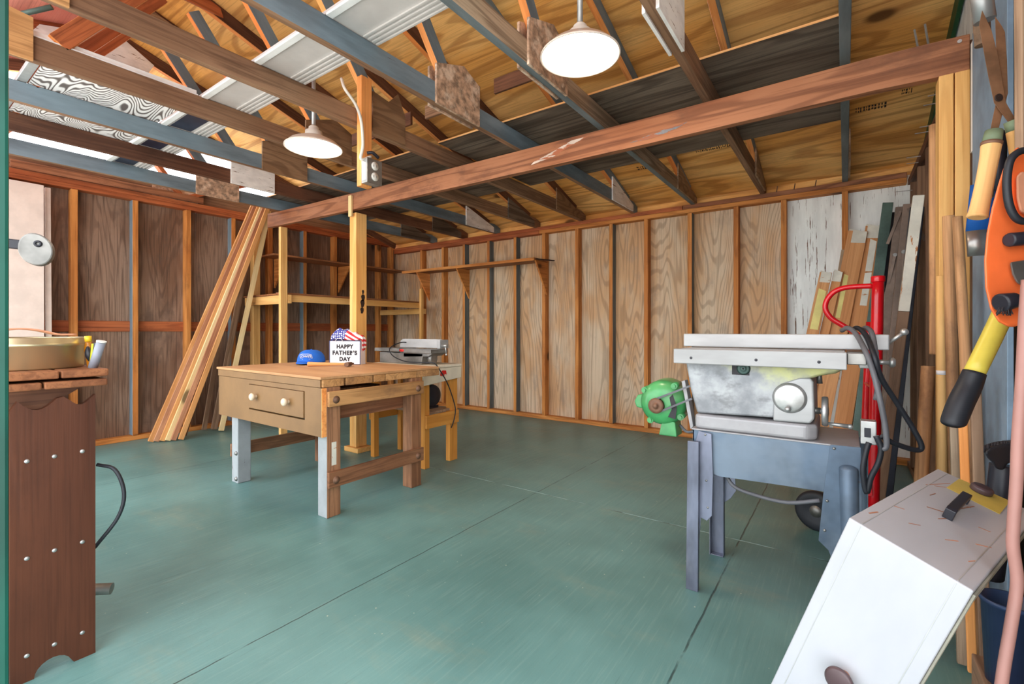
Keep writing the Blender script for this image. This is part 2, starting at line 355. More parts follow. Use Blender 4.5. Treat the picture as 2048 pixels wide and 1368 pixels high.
    def sphere(s, c, r, n=20, m=12, mi=0, sq=(1, 1, 1)):
        vs = []; c = V(c)
        for i in range(m+1):
            th = math.pi*i/m
            for j in range(n):
                a = 2*math.pi*j/n; vs.append(c+V((math.sin(th)*math.cos(a)*r*sq[0], math.sin(th)*math.sin(a)*r*sq[1], math.cos(th)*r*sq[2])))
        return s.add(vs, [(i*n+j, i*n+(j+1) % n, (i+1)*n+(j+1) % n, (i+1)*n+j) for i in range(m) for j in range(n)], mi, True)
    def build(s, name, mat, parent=None, frame=None, bev=0.0, seg=2):
        if frame is None:
            lo = [min(p[i] for p in s.v) for i in range(3)]; hi = [max(p[i] for p in s.v) for i in range(3)]
            frame = Matrix.Translation(((lo[0]+hi[0])/2, (lo[1]+hi[1])/2, lo[2]))
        inv = frame.inverted(); bm = bmesh.new()
        bv = [bm.verts.new(inv @ p) for p in s.v]; bm.verts.ensure_lookup_table()
        for f, mi, sm in zip(s.f, s.m, s.s):
            try:
                fc = bm.faces.new([bv[i] for i in f]); fc.material_index = mi; fc.smooth = sm
            except ValueError: pass
        bmesh.ops.remove_doubles(bm, verts=bm.verts, dist=1e-6)
        bmesh.ops.recalc_face_normals(bm, faces=bm.faces)
        me = bpy.data.meshes.new(name); bm.to_mesh(me); bm.free()
        o = bpy.data.objects.new(name, me); C.objects.link(o)
        for mm in (mat if isinstance(mat, (list, tuple)) else [mat]): me.materials.append(M[mm])
        place(o, frame, parent)
        if bev:
            b = o.modifiers.new('Bevel', 'BEVEL'); b.width = bev; b.segments = seg; b.limit_method = 'ANGLE'; b.angle_limit = math.radians(35)
        return o
def place(o, frame, parent=None):
    MW[o.name] = frame
    if parent is not None:
        o.parent = parent; o.matrix_parent_inverse = Matrix.Identity(4)
        o.matrix_basis = MW[parent.name].inverted() @ frame
    else: o.matrix_basis = frame
def tag(o, label, cat, group=None, kind=None):
    if label: o['label'] = label
    if cat: o['category'] = cat
    if group: o['group'] = group
    if kind: o['kind'] = kind
    return o
def thing(name, label, cat, loc, group=None, kind=None):
    o = bpy.data.objects.new(name, None); C.objects.link(o); o.empty_display_size = 0.1
    place(o, Matrix.Translation(V(loc))); return tag(o, label, cat, group, kind)
def struct(name, loc=(0, 0, 0)):
    o = bpy.data.objects.new(name, None); C.objects.link(o); place(o, Matrix.Translation(V(loc))); o['kind'] = 'structure'; return o
def bar(name, p0, p1, w, h, mat, parent=None, up=(0, 0, 1), bev=0.003, **k):
    """a straight timber or bar; its own x axis (the grain) runs from p0 to p1"""
    p0, p1 = V(p0), V(p1); x, y, z = newell(p1-p0, up)
    return MB().bar(p0, p1, w, h, up, **k).build(name, mat, parent, frame_of(p0, x, y, z), bev)
def sheet(name, poly, o, ex, ey, ez, mat, parent=None, bev=0.0, grain=None):
    """a flat board cut to poly; grain runs along ex unless another axis is given"""
    ex, ey, ez = V(ex), V(ey), V(ez)
    g = V(grain) if grain is not None else ex
    z = ez.normalized(); x = g.normalized(); y = z.cross(x)
    return MB().prism(poly, o, ex, ey, ez).build(name, mat, parent, frame_of(V(o), x, y, z), bev)
def text(name, body, size, mat, parent, o, ex, ey, extrude=0.0006, space=1.0, bold=0.0):
    cu = bpy.data.curves.new(name, 'FONT'); cu.body = body; cu.size = size; cu.extrude = extrude; cu.align_x = 'CENTER'; cu.align_y = 'CENTER'
    cu.space_character = space; cu.offset = bold
    tmp = bpy.data.objects.new(name+'_curve', cu); C.objects.link(tmp); bpy.context.view_layer.update()
    me = bpy.data.meshes.new_from_object(tmp.evaluated_get(bpy.context.evaluated_depsgraph_get()))
    bpy.data.objects.remove(tmp); me.materials.clear(); me.materials.append(M[mat])
    ob = bpy.data.objects.new(name, me); C.objects.link(ob)
    ex, ey = V(ex).normalized(), V(ey).normalized(); place(ob, frame_of(V(o), ex, ey, ex.cross(ey)), parent); return ob

# ================================================================== the setting
def paint_sides(o, mat, axis=1):
    o.data.materials.append(M[mat]); k = len(o.data.materials)-1
    for p in o.data.polygons:
        if abs(p.normal[axis]) > 0.9: p.material_index = k
YB, XL, XR = 4.72, -5.52, 0.39          # faces of the studs
fl = MB().box((-5.62, -0.6, -0.05), (0.5, 4.83, 0.0)).build('floor', 'floor_green', frame=Matrix.Identity(4)); fl['kind'] = 'structure'

wb = struct('wall_back', (-2.5, YB+0.09, 0))
xw = at(1570, 600, Y=YB).x
edges = [-5.61, -4.16, -2.94, -1.70, xw]
for a, b in zip(edges, edges[1:]):
    sheet('plywood_panel', [(0, 0), (2.27, 0), (2.27, b-a-0.002), (0, b-a-0.002)], (a, YB+0.09, 0), (0, 0, 1), (1, 0, 0), (0, 0.012, 0), 'ply_back', wb)
o = sheet('siding_panel', [(0, 0), (2.27, 0), (2.27, XR+0.09-xw), (0, XR+0.09-xw)], (xw, YB+0.09, 0), (0, 0, 1), (1, 0, 0), (0, 0.012, 0), 'siding_white', wb)
o['label'] = 'white siding with peeling paint'
for i, px in enumerate([840, 883, 925, 974, 1027, 1084, 1150, 1218, 1288, 1375, 1467, 1562, 1684]):
    x = at(px, 600, Y=YB).x+0.02
    s = bar('stud', (x, YB+0.045, 0.046), (x, YB+0.045, 2.188), 0.042, 0.088, 'stud', wb)
    if i in (2, 3, 4, 7, 9): paint_sides(s, 'stud_grey')
bar('bottom_plate', (XL-0.09, YB+0.045, 0.0225), (XR+0.09, YB+0.045, 0.0225), 0.088, 0.044, 'stud', wb)
bar('top_plate', (XL, YB+0.045, 2.209), (-2.96, YB+0.045, 2.209), 0.088, 0.04, 'plate_red', wb)
bar('top_plate', (-2.957, YB+0.045, 2.209), (XR, YB+0.045, 2.209), 0.088, 0.04, 'stud', wb)
bar('top_plate', (XL, YB+0.045, 2.250), (-1.3, YB+0.045, 2.250), 0.088, 0.04, 'plate_red', wb)
bar('top_plate', (-1.297, YB+0.045, 2.250), (XR, YB+0.045, 2.250), 0.088, 0.04, 'beam_red', wb)
for px, py in [(1553, 383), (1588, 377), (1630, 368)]:
    p = at(px, py, Y=YB); bar('nail', (p.x, YB-0.002, 2.262), (p.x+0.01, YB-0.02, 2.31), 0.006, 0.006, 'rust', wb, bev=0)

bar('frieze_board', (XL-0.09, YB+0.083, 2.325), (XR+0.125, YB+0.083, 2.325), 0.012, 0.115, 'ply_roof', wb)

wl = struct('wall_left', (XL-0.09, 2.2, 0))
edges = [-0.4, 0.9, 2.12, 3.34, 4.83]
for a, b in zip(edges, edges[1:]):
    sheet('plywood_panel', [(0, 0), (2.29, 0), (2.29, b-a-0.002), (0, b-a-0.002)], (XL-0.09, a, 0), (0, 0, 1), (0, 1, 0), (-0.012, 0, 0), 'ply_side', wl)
bar('backing_rail', (XL-0.082, -0.3, 1.085), (XL-0.082, 4.7, 1.085), 0.012, 0.10, 'plate_red', wl)
for y, grey, m in [(0.30, 0, 'stud'), (0.72, 0, 'stud'), (1.14, 0, 'stud'), (1.575, 1, 'stud'), (2.02, 0, 'stud'), (2.455, 1, 'stud'), (2.71, 0, 'stud_bright'), (2.87, 0, 'stud'), (3.30, 1, 'stud'), (3.73, 0, 'stud'), (4.46, 0, 'stud'), (4.69, 0, 'stud')]:
    w = 0.075 if m == 'stud_bright' else 0.046
    s = bar('stud', (XL-0.045, y, 0.046), (XL-0.045, y, 2.288), 0.088, w, m, wl)
    if grey: paint_sides(s, 'chord_grey', 2)
bar('bottom_plate', (XL-0.045, -0.4, 0.0225), (XL-0.045, 4.715, 0.0225), 0.088, 0.044, 'stud', wl)
bar('top_plate', (XL-0.045, -0.4, 2.309), (XL-0.045, 4.76, 2.309), 0.088, 0.04, 'plate_red', wl)
bar('top_plate', (XL-0.045, -0.4, 2.350), (XL-0.045, 4.76, 2.350), 0.088, 0.04, 'plate_red', wl)
bar('ledger_board', (XL+0.012, 0.75, 2.405), (XL+0.012, 2.15, 2.405), 0.022, 0.062, 'beam_red', wl)
bar('gable_board', (XL-0.06, -0.4, 2.43), (XL-0.06, 4.4, 2.43), 0.022, 0.115, 'chord_brown', wl)
sheet('gusset_plate', [(1.72, 2.37), (2.12, 2.37), (2.12, 2.52), (1.72, 2.52)], (XL-0.045, 0, 0), (0, 1, 0), (0, 0, 1), (0.012, 0, 0), 'gusset_worn', wl)
SL = 0.30
def zb(y): return 2.255+SL*(4.76-y) if y >= 1.25 else 2.255+SL*(4.76-1.25)-SL*(1.25-y)
YR = 1.25
def rafter(parent, x, y0, y1, mat, side=None, w=0.04, h=0.09):
    n = V((0, SL if y1 > y0 else -SL, 1)).normalized()
    up = n
    p0 = V((x, y0, zb(y0)))+n*h/2; p1 = V((x, y1, zb(y1)))+n*h/2
    r = bar('rafter', p0, p1, w, h, mat, parent, up=up)
    if side: paint_sides(r, side)
    return r
rafter(wl, XL-0.02, YR+0.01, 4.74, 'web_orange', 'chord_dark'); rafter(wl, XL-0.02, YR-0.01, -0.55, 'web_orange', 'chord_dark')
for a, b in [((1.95, 2.42), (1.36, 3.2)), ((2.02, 2.42), (2.9, 2.83)), ((0.55, 2.42), (1.14, 3.2))]:
    bar('web', (XL-0.02, a[0], a[1]), (XL-0.02, b[0], b[1]), 0.04, 0.075, 'plate_red', wl, up=(1, 0, 0))

wr = struct('wall_right', (XR+0.09, 2.6, 0))
sheet('siding_panel', [(0, 0), (2.2, 0), (2.2, 4.3), (0, 4.3)], (XR+0.09, 0.5, 0), (0, 0, 1), (0, 1, 0), (0.012, 0, 0), 'dark_board', wr)
for y in (0.9, 1.3, 1.7, 2.9, 3.3, 3.7, 4.1, 4.5):
    bar('stud', (XR+0.045, y, 0.046), (XR+0.045, y, 2.15-0.02*(y > 3)), 0.088, 0.045, 'chord_brown' if y > 2.5 else 'stud', wr)
bar('bottom_plate', (XR+0.045, 0.5, 0.0225), (XR+0.045, 4.715, 0.0225), 0.088, 0.044, 'chord_brown', wr)
bar('top_plate', (XR+0.045, 2.56, 2.175), (XR+0.045, 4.66, 2.175), 0.088, 0.045, 'chord_dark', wr)
bar('top_plate', (XR+0.045, 0.5, 2.175), (XR+0.045, 2.42, 2.175), 0.088, 0.045, 'chord_brown', wr)
sheet('painted_board', [(0, 1.90), (2.12, 1.90), (2.12, 2.345), (0, 2.345)], (XR-0.001, 0, 0), (0, 0, 1), (0, 1, 0), (-0.014, 0, 0), 'blue_board', wr, 0.002)['label'] = 'blue-grey painted board'
sheet('daylight_strip', [(1.70, 2.352), (2.10, 2.352), (2.10, 2.385), (1.70, 2.385)], (XR-0.001, 0, 0), (0, 0, 1), (0, 1, 0), (-0.012, 0, 0), 'white_trim', wr)['label'] = 'narrow white strip painted as a daylight gap'  # white board stands in for daylight through a slit in the wall
sheet('gable_siding', [(4.84, 2.2), (4.84, zb(4.84)+0.1), (1.25, zb(1.25)+0.09), (0.3, zb(0.3)+0.09), (0.3, 2.2)], (XR+0.10, 0, 0), (0, 1, 0), (0, 0, 1), (0.012, 0, 0), 'siding_white', wr, grain=(0, 0, 1))
for a, b in [(1.27, 4.70), (1.23, 0.4)]:
    bar('rake_board', (XR+0.085, a, zb(a)+0.03), (XR+0.085, b, zb(b)+0.03), 0.02, 0.10, 'green_trim', wr, up=(0, SL, 1))
for y, z, dx in [(2.95, 2.215, .07), (3.05, 2.21, .075), (3.35, 2.205, .06), (3.46, 2.21, .07), (3.9, 2.205, .07), (4.02, 2.2, .06), (4.35, 2.1, .09), (4.4, 2.0, .08)]:
    bar('nail', (XR-0.001, y, z-0.06), (XR-dx, y+0.01, z-0.055), 0.004, 0.004, 'steel_dull', wr, bev=0)

ce = struct('ceiling', (-2.5, YR, 3.4))
cosA = 1/math.sqrt(1+SL*SL)
def deck(y0, y1, xs, mat):
    ext = 0.0265 if y0 == YR else 0.0
    d = V((0, y1-y0, zb(y1)-zb(y0))); n = V((0, SL if y1 > YR else -SL, 1)).normalized()
    for a, b in zip(xs, xs[1:]):
        o0 = V((a, y0, zb(y0)))+n*0.0905-d.normalized()*ext
        sheet('roof_panel', [(0, 0), (b-a-0.003, 0), (b-a-0.003, d.length+ext-0.002), (0, d.length+ext-0.002)], o0, (1, 0, 0), d.normalized(), n*0.012, mat, ce)
for (y0, y1, xs) in [(YR, 2.43, [-5.58, -4.3, -1.86, 0.485]), (2.43, 3.60, [-5.58, -3.08, -0.64, 0.485]), (3.60, 4.86, [-5.58, -4.3, -1.86, 0.485])]:
    deck(y0, y1, xs, 'ply_roof')
for (y0, y1, xs) in [(YR, 0.3, [-5.58, -3.1, -0.66, 0.485]), (0.3, -0.62, [-5.58, -4.3, -1.86, 0.485])]:
    deck(y0, y1, xs, 'ply_roof_red')

# stamped mill marks on the lowest roof sheets
mk = MB(); n = V((0, SL, 1)).normalized()
for x0, x1, yy in [(-1.02, -0.72, 4.05), (-0.52, -0.34, 4.0), (-0.28, -0.12, 3.92), (0.06, 0.22, 3.98), (-1.55, -1.35, 4.12), (0.30, 0.36, 3.9)]:
    x = x0
    while x < x1:
        w = random.uniform(0.003, 0.012); h = random.uniform(0.03, 0.05)
        for q in range(2):
            y = yy+q*0.028+random.uniform(-.004, .004); c = V((x, y, zb(y)))+n*0.0895
            mk.hexa([c, c+V((w, 0, 0)), c+V((w, h*.5, -h*.5*SL)), c+V((0, h*.5, -h*.5*SL))]+[p+n*0.0008 for p in (c, c+V((w, 0, 0)), c+V((w, h*.5, -h*.5*SL)), c+V((0, h*.5, -h*.5*SL)))])
        x += w+random.uniform(0.003, 0.012)
mk.build('stamp_print', 'dark_stain', ce)['label'] = 'faint dark stamped lettering'

jm = MB().box((-1.0, -0.06, 0.0), (-0.872, 0.118, 2.9)).build('trim_1', 'green_paint', bev=0.004); jm['kind'] = 'structure'

# ================================================================== beam, posts, trusses
pts = [(-4.86, 2.248), (-4.25, 2.234), (-2.6, 2.212), (-0.86, 2.197), (0.1, 2.199), (0.392, 2.19)]
b = thing('support_beam', 'long reddish-brown wooden beam crossing the shed under the roof trusses', 'beam', (-2.2, 2.51, 2.06))
m = MB(); vs = []
for x, z in pts: vs += [(x, 2.49, z-0.142), (x, 2.535, z-0.142), (x, 2.535, z), (x, 2.49, z)]
k = len(pts); fs = [(4*i+j, 4*i+(j+1) % 4, 4*i+4+(j+1) % 4, 4*i+4+j) for i in range(k-1) for j in range(4)]+[(0, 1, 2, 3), (4*k-4, 4*k-3, 4*k-2, 4*k-1)]
m.add(vs, fs).build('timber', 'beam_red', b, frame=Matrix.Translation((0, 2.49, 2.12)), bev=0.003)
st = MB()
for (pl, dz) in [([(-1.62, .03), (-1.45, .05), (-1.30, .10), (-1.22, .118), (-1.33, .118), (-1.48, .075), (-1.60, .045)], 0)]:
    st.prism([(x, 2.062+z) for x, z in pl], (0, 2.4895, 0), (1, 0, 0), (0, 0, 1), (0, -0.0006, 0))
st.build('paint_smear', 'smear_white', b)['label'] = 'white paint smear'
st = MB()
for pl in [[(-0.97, .02), (-0.88, .035), (-0.76, .05), (-0.66, .058), (-0.72, .035), (-0.85, .016)]]:
    st.prism([(x, 2.062+z) for x, z in pl], (0, 2.4895, 0), (1, 0, 0), (0, 0, 1), (0, -0.0006, 0))
st.build('dark_patch', 'smear_grey', b)['label'] = 'grey patch of paint'
for px, py, l in [(1836, 100, .075), (1857, 92, .085)]:
    p = at(px, py, Y=2.51); bar('nail', (p.x, 2.51, 2.195), (p.x-0.012, 2.50, 2.195+l), 0.005, 0.005, 'steel_dull', b, bev=0)
p = at(1919, 83, Y=2.49); MB().cyl((p.x, 2.4895, p.z), (p.x, 2.486, p.z), 0.007, n=12).build('nail_head', 'steel', b)

po = thing('support_post', 'bright square wooden post standing under the beam behind the workbench', 'post', (-3.46, 2.56, 0))
bar('timber', (-3.487, 2.565, 0.042), (-3.487, 2.565, 2.06), 0.044, 0.11, 'stud_bright', po)
bar('timber', (-3.4415, 2.565, 0.042), (-3.4415, 2.565, 2.06), 0.044, 0.11, 'stud_bright', po)
bar('cleat', (-3.452, 2.478, 2.02), (-3.452, 2.478, 2.2), 0.04, 0.02, 'pine_pale', po)
bar('foot_block', (-3.56, 2.565, 0.02), (-3.37, 2.565, 0.02), 0.15, 0.04, 'stud_bright', po)
sm = MB()
for y0, z0, r in [(2.58, 1.33, .02), (2.575, 1.28, .022), (2.57, 1.22, .018), (2.58, 1.38, .012)]:
    sm.prism([(r*math.cos(a*.7)*(1+.3*math.sin(a*2.3)), 1.6*r*math.sin(a*.7)) for a in range(9)], (-3.4192, y0, z0), (0, 1, 0), (0, 0, 1), (0.0006, 0, 0))
sm.build('burn_mark', 'dark_stain', po)['label'] = 'dark burn mark'

TR = [  # x, chord, rafter side, rafter bottom, node plate, heel plate, web
    (0.0, 'stud_grey', 'chord_dark', 'chord_dark', None, 'ply_gusset', None, 'dark grey roof truss above the table saw, nearest the tool wall'),
    (-0.6, 'chord_brown', 'chord_grey', 'web_orange', 'gusset_white', 'ply_gusset', 'web_orange', 'brown roof truss with white splice plates, beyond the big round lamp'),
    (-1.2, 'chord_weathered', 'chord_grey', 'web_orange', 'gusset_worn', 'ply_gusset', 'web_orange', 'weathered grey-brown roof truss beside the big round lamp'),
    (-1.8, 'chord_grey', 'chord_grey', 'web_orange', 'gusset_worn', 'gusset_white', 'web_orange', 'blue-grey roof truss with a large mottled brown splice plate'),
    (-2.4, 'chord_brown', 'chord_dark', 'web_orange', 'ply_gusset', 'ply_gusset', 'web_orange', 'brown roof truss that carries the hanging strut with the outlet'),
    (-3.0, 'chord_brown', 'chord_dark', 'web_orange', 'ply_gusset', 'ply_grey', 'web_orange', 'brown roof truss with a white moulding along its top, behind the small lamp'),
    (-3.6, 'chord_grey', 'chord_dark', 'web_orange', 'ply_gusset', 'gusset_white', 'web_orange', 'blue-grey roof truss crossing under the striped plywood sheet'),
    (-4.14, 'chord_dark', 'chord_dark', 'web_orange', 'gusset_white', 'ply_grey', 'web_orange', 'dark red-brown roof truss with a white speckled splice plate'),
    (-4.71, 'chord_grey', 'chord_dark', 'web_orange', 'gusset_worn', 'ply_grey', 'plate_red', 'blue-grey roof truss closest to the open gable'),
]
for x, mc, ms, mbm, mn, mh, mw, lab in TR:
    t = thing('roof_truss', lab, 'roof truss', (x, 2.1, 2.265), 'roof trusses')
    bar('bottom_chord', (x, -0.55, 2.320), (x, 4.79, 2.320), 0.04, 0.11, mc, t)
    if mc == 'chord_grey': paint_sides(bpy.data.objects[list(MW)[-1]], 'chord_brown', 2)
    rafter(t, x, YR+0.006, 4.55, mbm, ms); rafter(t, x, YR-0.006, -0.5, mbm if x > -2.5 else 'plate_red', ms if x > -2.5 else None)
    if mw:
        for y0, y1 in ((1.94, 1.34), (0.56, 1.16)):
            w = bar('web', (x, y0, 2.385), (x, y1, 3.20), 0.04, 0.08, mw if y0 > 1 or x > -2.5 else 'web_orange', t, up=(0, 1, 0))
            if y0 > 1 or x > -2.5: paint_sides(w, 'chord_grey')
            else: paint_sides(w, 'plate_red')
    sd = x+0.0205
    if mn:
        j = random.uniform(-.03, .03)
        pl = [(1.78+j, 2.257), (2.14+j, 2.257), (2.14+j, 2.49), (2.0+j, 2.55), (1.78+j, 2.47)]
        if x == -2.4: pl = [(1.86, 2.262), (2.12, 2.262), (2.12, 2.45), (2.06, 2.58), (1.985, 2.50), (1.86, 2.52)]
        if x == -0.6: pl = [(1.75, 2.257), (2.09, 2.257), (2.09, 2.50), (1.94, 2.6), (1.75, 2.6)]
        sheet('gusset_plate', pl, (sd, 0, 0), (0, 1, 0), (0, 0, 1), (0.013, 0, 0), mn, t)
        if x > -2.0: sheet('gusset_plate', pl, (x-.0335, 0, 0), (0, 1, 0), (0, 0, 1), (0.013, 0, 0), mn, t)
        if x > -3.1: sheet('gusset_plate', [(0.12, 2.257), (0.475, 2.257), (0.475, 2.45), (0.12, 2.5)], (sd, 0, 0), (0, 1, 0), (0, 0, 1), (0.013, 0, 0), 'ply_gusset' if x not in (-3.0, -2.4) else 'bench_rail', t)
    if mh:
        sheet('heel_gusset', [(4.12, 2.268), (4.64, 2.268), (4.64, 2.33), (4.12, 2.485)], (sd, 0, 0), (0, 1, 0), (0, 0, 1), (0.013, 0, 0), mh, t)
    if x == -1.2:
        ch = [c for c in t.children if c.name.startswith('bottom_chord')][0]; ch.data.materials.append(M['stud_grey'])
        for q in ch.data.polygons:
            if q.normal.z < -0.9: q.material_index = 1
    mr = {-3.6: 'plate_red', -4.71: 'gusset_white'}.get(x, 'ply_gusset')
    if x == -4.71: sheet('ridge_gusset', [(0.74, zb(.74)+.0), (0.80, zb(.80)-.10), (1.40, zb(1.40)-.14), (1.46, zb(1.46)+.0), (YR, zb(YR)+.06), (0.78, zb(.78)+.06)], (sd, 0, 0), (0, 1, 0), (0, 0, 1), (0.013, 0, 0), mr, t)
    else: sheet('ridge_gusset', [(0.98, zb(.98)+.02), (YR, zb(YR)-0.07), (1.52, zb(1.52)+.02), (1.5, zb(1.5)+.07), (YR, zb(YR)+0.07), (1.0, zb(1.0)+.07)], (sd, 0, 0), (0, 1, 0), (0, 0, 1), (0.013, 0, 0), mr, t)

for i, (x0, x1) in enumerate([(-3.55, -2.47), (-2.33, -1.86), (-1.74, -1.26)]):
    bar('brace_board', (x0, 2.27, 2.53), (x1, 2.27, 2.53), 0.02, 0.09, ['chord_dark', 'chord_brown', 'chord_dark'][i], up=(0, 0, 1))
    tag(bpy.data.objects[list(MW)[-1]], ['dark brace board between the trusses above the small lamp', 'brown brace board beside the plywood splice plate near the outlet strut', 'dark knotted brace board beyond the mottled brown splice plate'][i], 'board', 'brace boards between the trusses')
for (x0, x1, lab) in [(-2.36, 0.0, 'weathered grey plywood sheet lying on the trusses over the beam, beside the tool wall'), (-4.78, -2.42, 'dark plywood sheet lying on the trusses over the beam, beyond the small lamp')]:
    o = sheet('plywood_sheet', [(0, 0), (x1-x0, 0), (x1-x0, 1.2), (0, 1.2)], (x0, 2.42, 2.377), (1, 0, 0), (0, 1, 0), (0, 0, 0.012), 'ply_grey')
    bar('split_edge', (x0, 2.4185, 2.383), (x1, 2.4185, 2.383), .002, .010, 'cedar', o, bev=0)['label'] = 'pale raw plywood edge'
    tag(o, lab, 'plywood sheet', 'plywood sheets on the trusses')
o = sheet('striped_plywood_sheet', [(0, 0), (1.13, 0), (1.13, 0.585), (0, 0.585)], (-4.16, 0.555, 2.377), (1, 0, 0), (0, 1, 0), (0, 0, 0.006), 'zebra_ply')
tag(o, 'pale plywood sheet with bold dark wavy grain lying on the trusses by the gable', 'plywood sheet')
o = bar('batten', (-4.40, 0.53, 2.39), (-3.10, 0.53, 2.39), 0.04, 0.026, 'grey_rail'); tag(o, 'pale grey batten along the edge of the striped plywood', 'batten')
# white moulded panels lying on the trusses
for (x0, x1, lab, dark) in [(-3.02, -0.9, 'long white moulded panel lying on the trusses, above the workbench', False), (-4.8, -3.03, 'white moulded panel with a painted dark navy reflection, lying on the trusses by the gable', True)]:
    t = thing('moulded_panel', lab, 'panel', ((x0+x1)/2, 1.29, 2.377), 'moulded panels on the trusses')
    sheet('board', [(0, 0), (x1-x0, 0), (x1-x0, 0.27), (0, 0.27)], (x0, 1.155, 2.3775), (1, 0, 0), (0, 1, 0), (0, 0, 0.015), 'white_panel', t)
    xx = x0
    gaps = [x for x in (-0.6, -1.2, -1.8, -2.4, -3.0, -3.6, -4.14, -4.71)]
    cuts = [x0]+sorted([g+s*0.03 for g in gaps for s in (-1, 1) if x0 < g+s*0.03 < x1])+[x1]
    segs = []
    for a, b2 in zip(cuts, cuts[1:]):
        mid = (a+b2)/2
        if min(abs(mid-g) for g in gaps) > 0.03: segs.append((a, b2))
    tr = MB(); rd = MB(); nv = MB()
    for a, b2 in segs:
        tr.box((a, 1.15, 2.366), (b2, 1.182, 2.3772))
        for q in range(4): rd.box((a, 1.335+q*0.024, 2.369), (b2, 1.347+q*0.024, 2.3772))
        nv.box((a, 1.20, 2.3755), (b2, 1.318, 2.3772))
    tr.build('edge_moulding', 'white_trim', t, bev=0.002); rd.build('reeded_moulding', 'white_panel', t, bev=0.002)
    if dark: nv.build('reflection_band', 'navy_reflection', t)['label'] = 'dark reflection painted as a navy band'  # reflection in the glossy panel, put into the colour of a strip
o = MB().box((-3.012, 0.45, 2.3765), (-2.985, 1.14, 2.384)).box((-3.012, 0.45, 2.384), (-3.005, 1.14, 2.412)).build('white_moulding', 'white_trim', bev=0.002)
tag(o, 'slim white L-shaped moulding lying along the top of a brown truss', 'moulding')
o = bar('edging_strip', (-3.3, 0.34, 2.53), (-3.05, 0.80, 2.40), 0.05, 0.02, 'copper_tan'); tag(o, 'grey-tan strip with pale edges wedged among the trusses beside the green jamb', 'strip')
a, b2 = at(-10, 40, d=2.3), at(104, 14, d=2.35)
o = MB().cyl(a, b2, 0.012, n=14).build('metal_rod', 'steel_green'); tag(o, 'thin grey metal rod hanging among the trusses beside the green jamb', 'rod')

# hanging strut with the outlet
t = thing('hanging_strut', 'orange wooden strut hanging from a truss above the post', 'strut', (-2.355, 1.79, 1.905))
bar('timber', (-2.352, 1.785, 1.905), (-2.352, 1.785, 2.56), 0.044, 0.075, 'web_orange', t)
bt = thing('outlet_box', 'grey metal double outlet box on the hanging wooden strut', 'outlet', (-2.30, 1.785, 1.92))
MB().box((-2.3285, 1.745, 1.915), (-2.272, 1.845, 2.055)).build('box', 'galvanised', bt, bev=0.004)
MB().box((-2.2718, 1.742, 1.912), (-2.2685, 1.848, 2.058)).build('cover_plate', 'steel_dull', bt, bev=0.001)
for z in (1.955, 2.018):
    r = MB().lathe([(0.0, 0.0), (0.024, 0.0), (0.025, 0.004), (0.0, 0.0042)], (-2.2685, 1.795, z), (1, 0, 0), 24).build('receptacle', 'outlet_white', bt)
    MB().box((-2.2645, 1.783, z-0.006), (-2.2638, 1.786, z+0.008)).box((-2.2645, 1.804, z-0.006), (-2.2638, 1.807, z+0.008)).build('slot', 'ink_black', r)
MB().box((-2.322, 1.7435, 1.93), (-2.285, 1.7448, 2.03)).build('sticker', 'bag_white', bt)
o = MB().tube([at(683, 157, X=-2.345), at(690, 178, X=-2.31), at(710, 207, X=-2.31), at(722, 240, X=-2.305), at(726, 290, X=-2.305), at(722, 318, X=-2.31), (-2.31, 1.80, 2.085)], 0.0085, 10).build('power_cable', 'cable_white')
tag(o, 'white cable running down the hanging strut to the outlet', 'cable')
MB().tube([(-2.315, 1.775, 2.10), (-2.295, 1.80, 2.105), (-2.29, 1.84, 2.085)], 0.010, 8).build('clamp', 'black_plastic', o)

# lamps
def lamp(name_label, x, y, z, r, ztop, tilt=None):
    t = thing('ceiling_lamp', name_label, 'lamp', (x, y, z), 'round ceiling lamps')
    MB().lathe([(0, 0.0), (0.055, 0.0), (0.055, -0.05), (0.03, -0.062), (0, -0.062)], (x, y, ztop), (0, 0, 1), 28).build('junction_box', 'galvanised', t, bev=0.002)
    MB().cyl((x, y, ztop-0.06), (x, y, z+0.12), 0.0125, n=16).build('pipe', 'galvanised', t)
    MB().lathe([(0, 0.135), (0.02, 0.135), (0.03, 0.125), (0.032, 0.105), (0.05, 0.10), (0.052, 0.075), (0.06, 0.06), (0, 0.06)], (x, y, z), (0, 0, 1), 28).build('socket', 'outlet_white', t)
    MB().lathe([(0.055, 0.062), (0.09, 0.055), (0.14, 0.03), (r-0.006, 0.004), (r, 0.0), (r+0.002, -0.006), (r-0.004, -0.008), (r-0.008, 0.0), (0.135, 0.024), (0.09, 0.046), (0.055, 0.054)], (x, y, z), (0, 0, 1), 56).build('lamp_shade', 'lamp_enamel', t)
    MB().lathe([(0, -0.003), (r*0.5, -0.0035), (r-0.016, 0.0), (r-0.014, 0.003), (0, 0.003)], (x, y, z), (0, 0, 1), 56).build('light_disc', 'lamp_glow', t)
lamp('large round white lamp hanging on a pipe above the middle of the floor', -0.944, 1.844, 2.25, 0.172, 3.10)
lamp('round white lamp hanging on a pipe beside the strut with the outlet', -2.73, 1.69, 2.20, 0.172, 2.87)
bpy.data.objects['ceiling_lamp'].children[0]

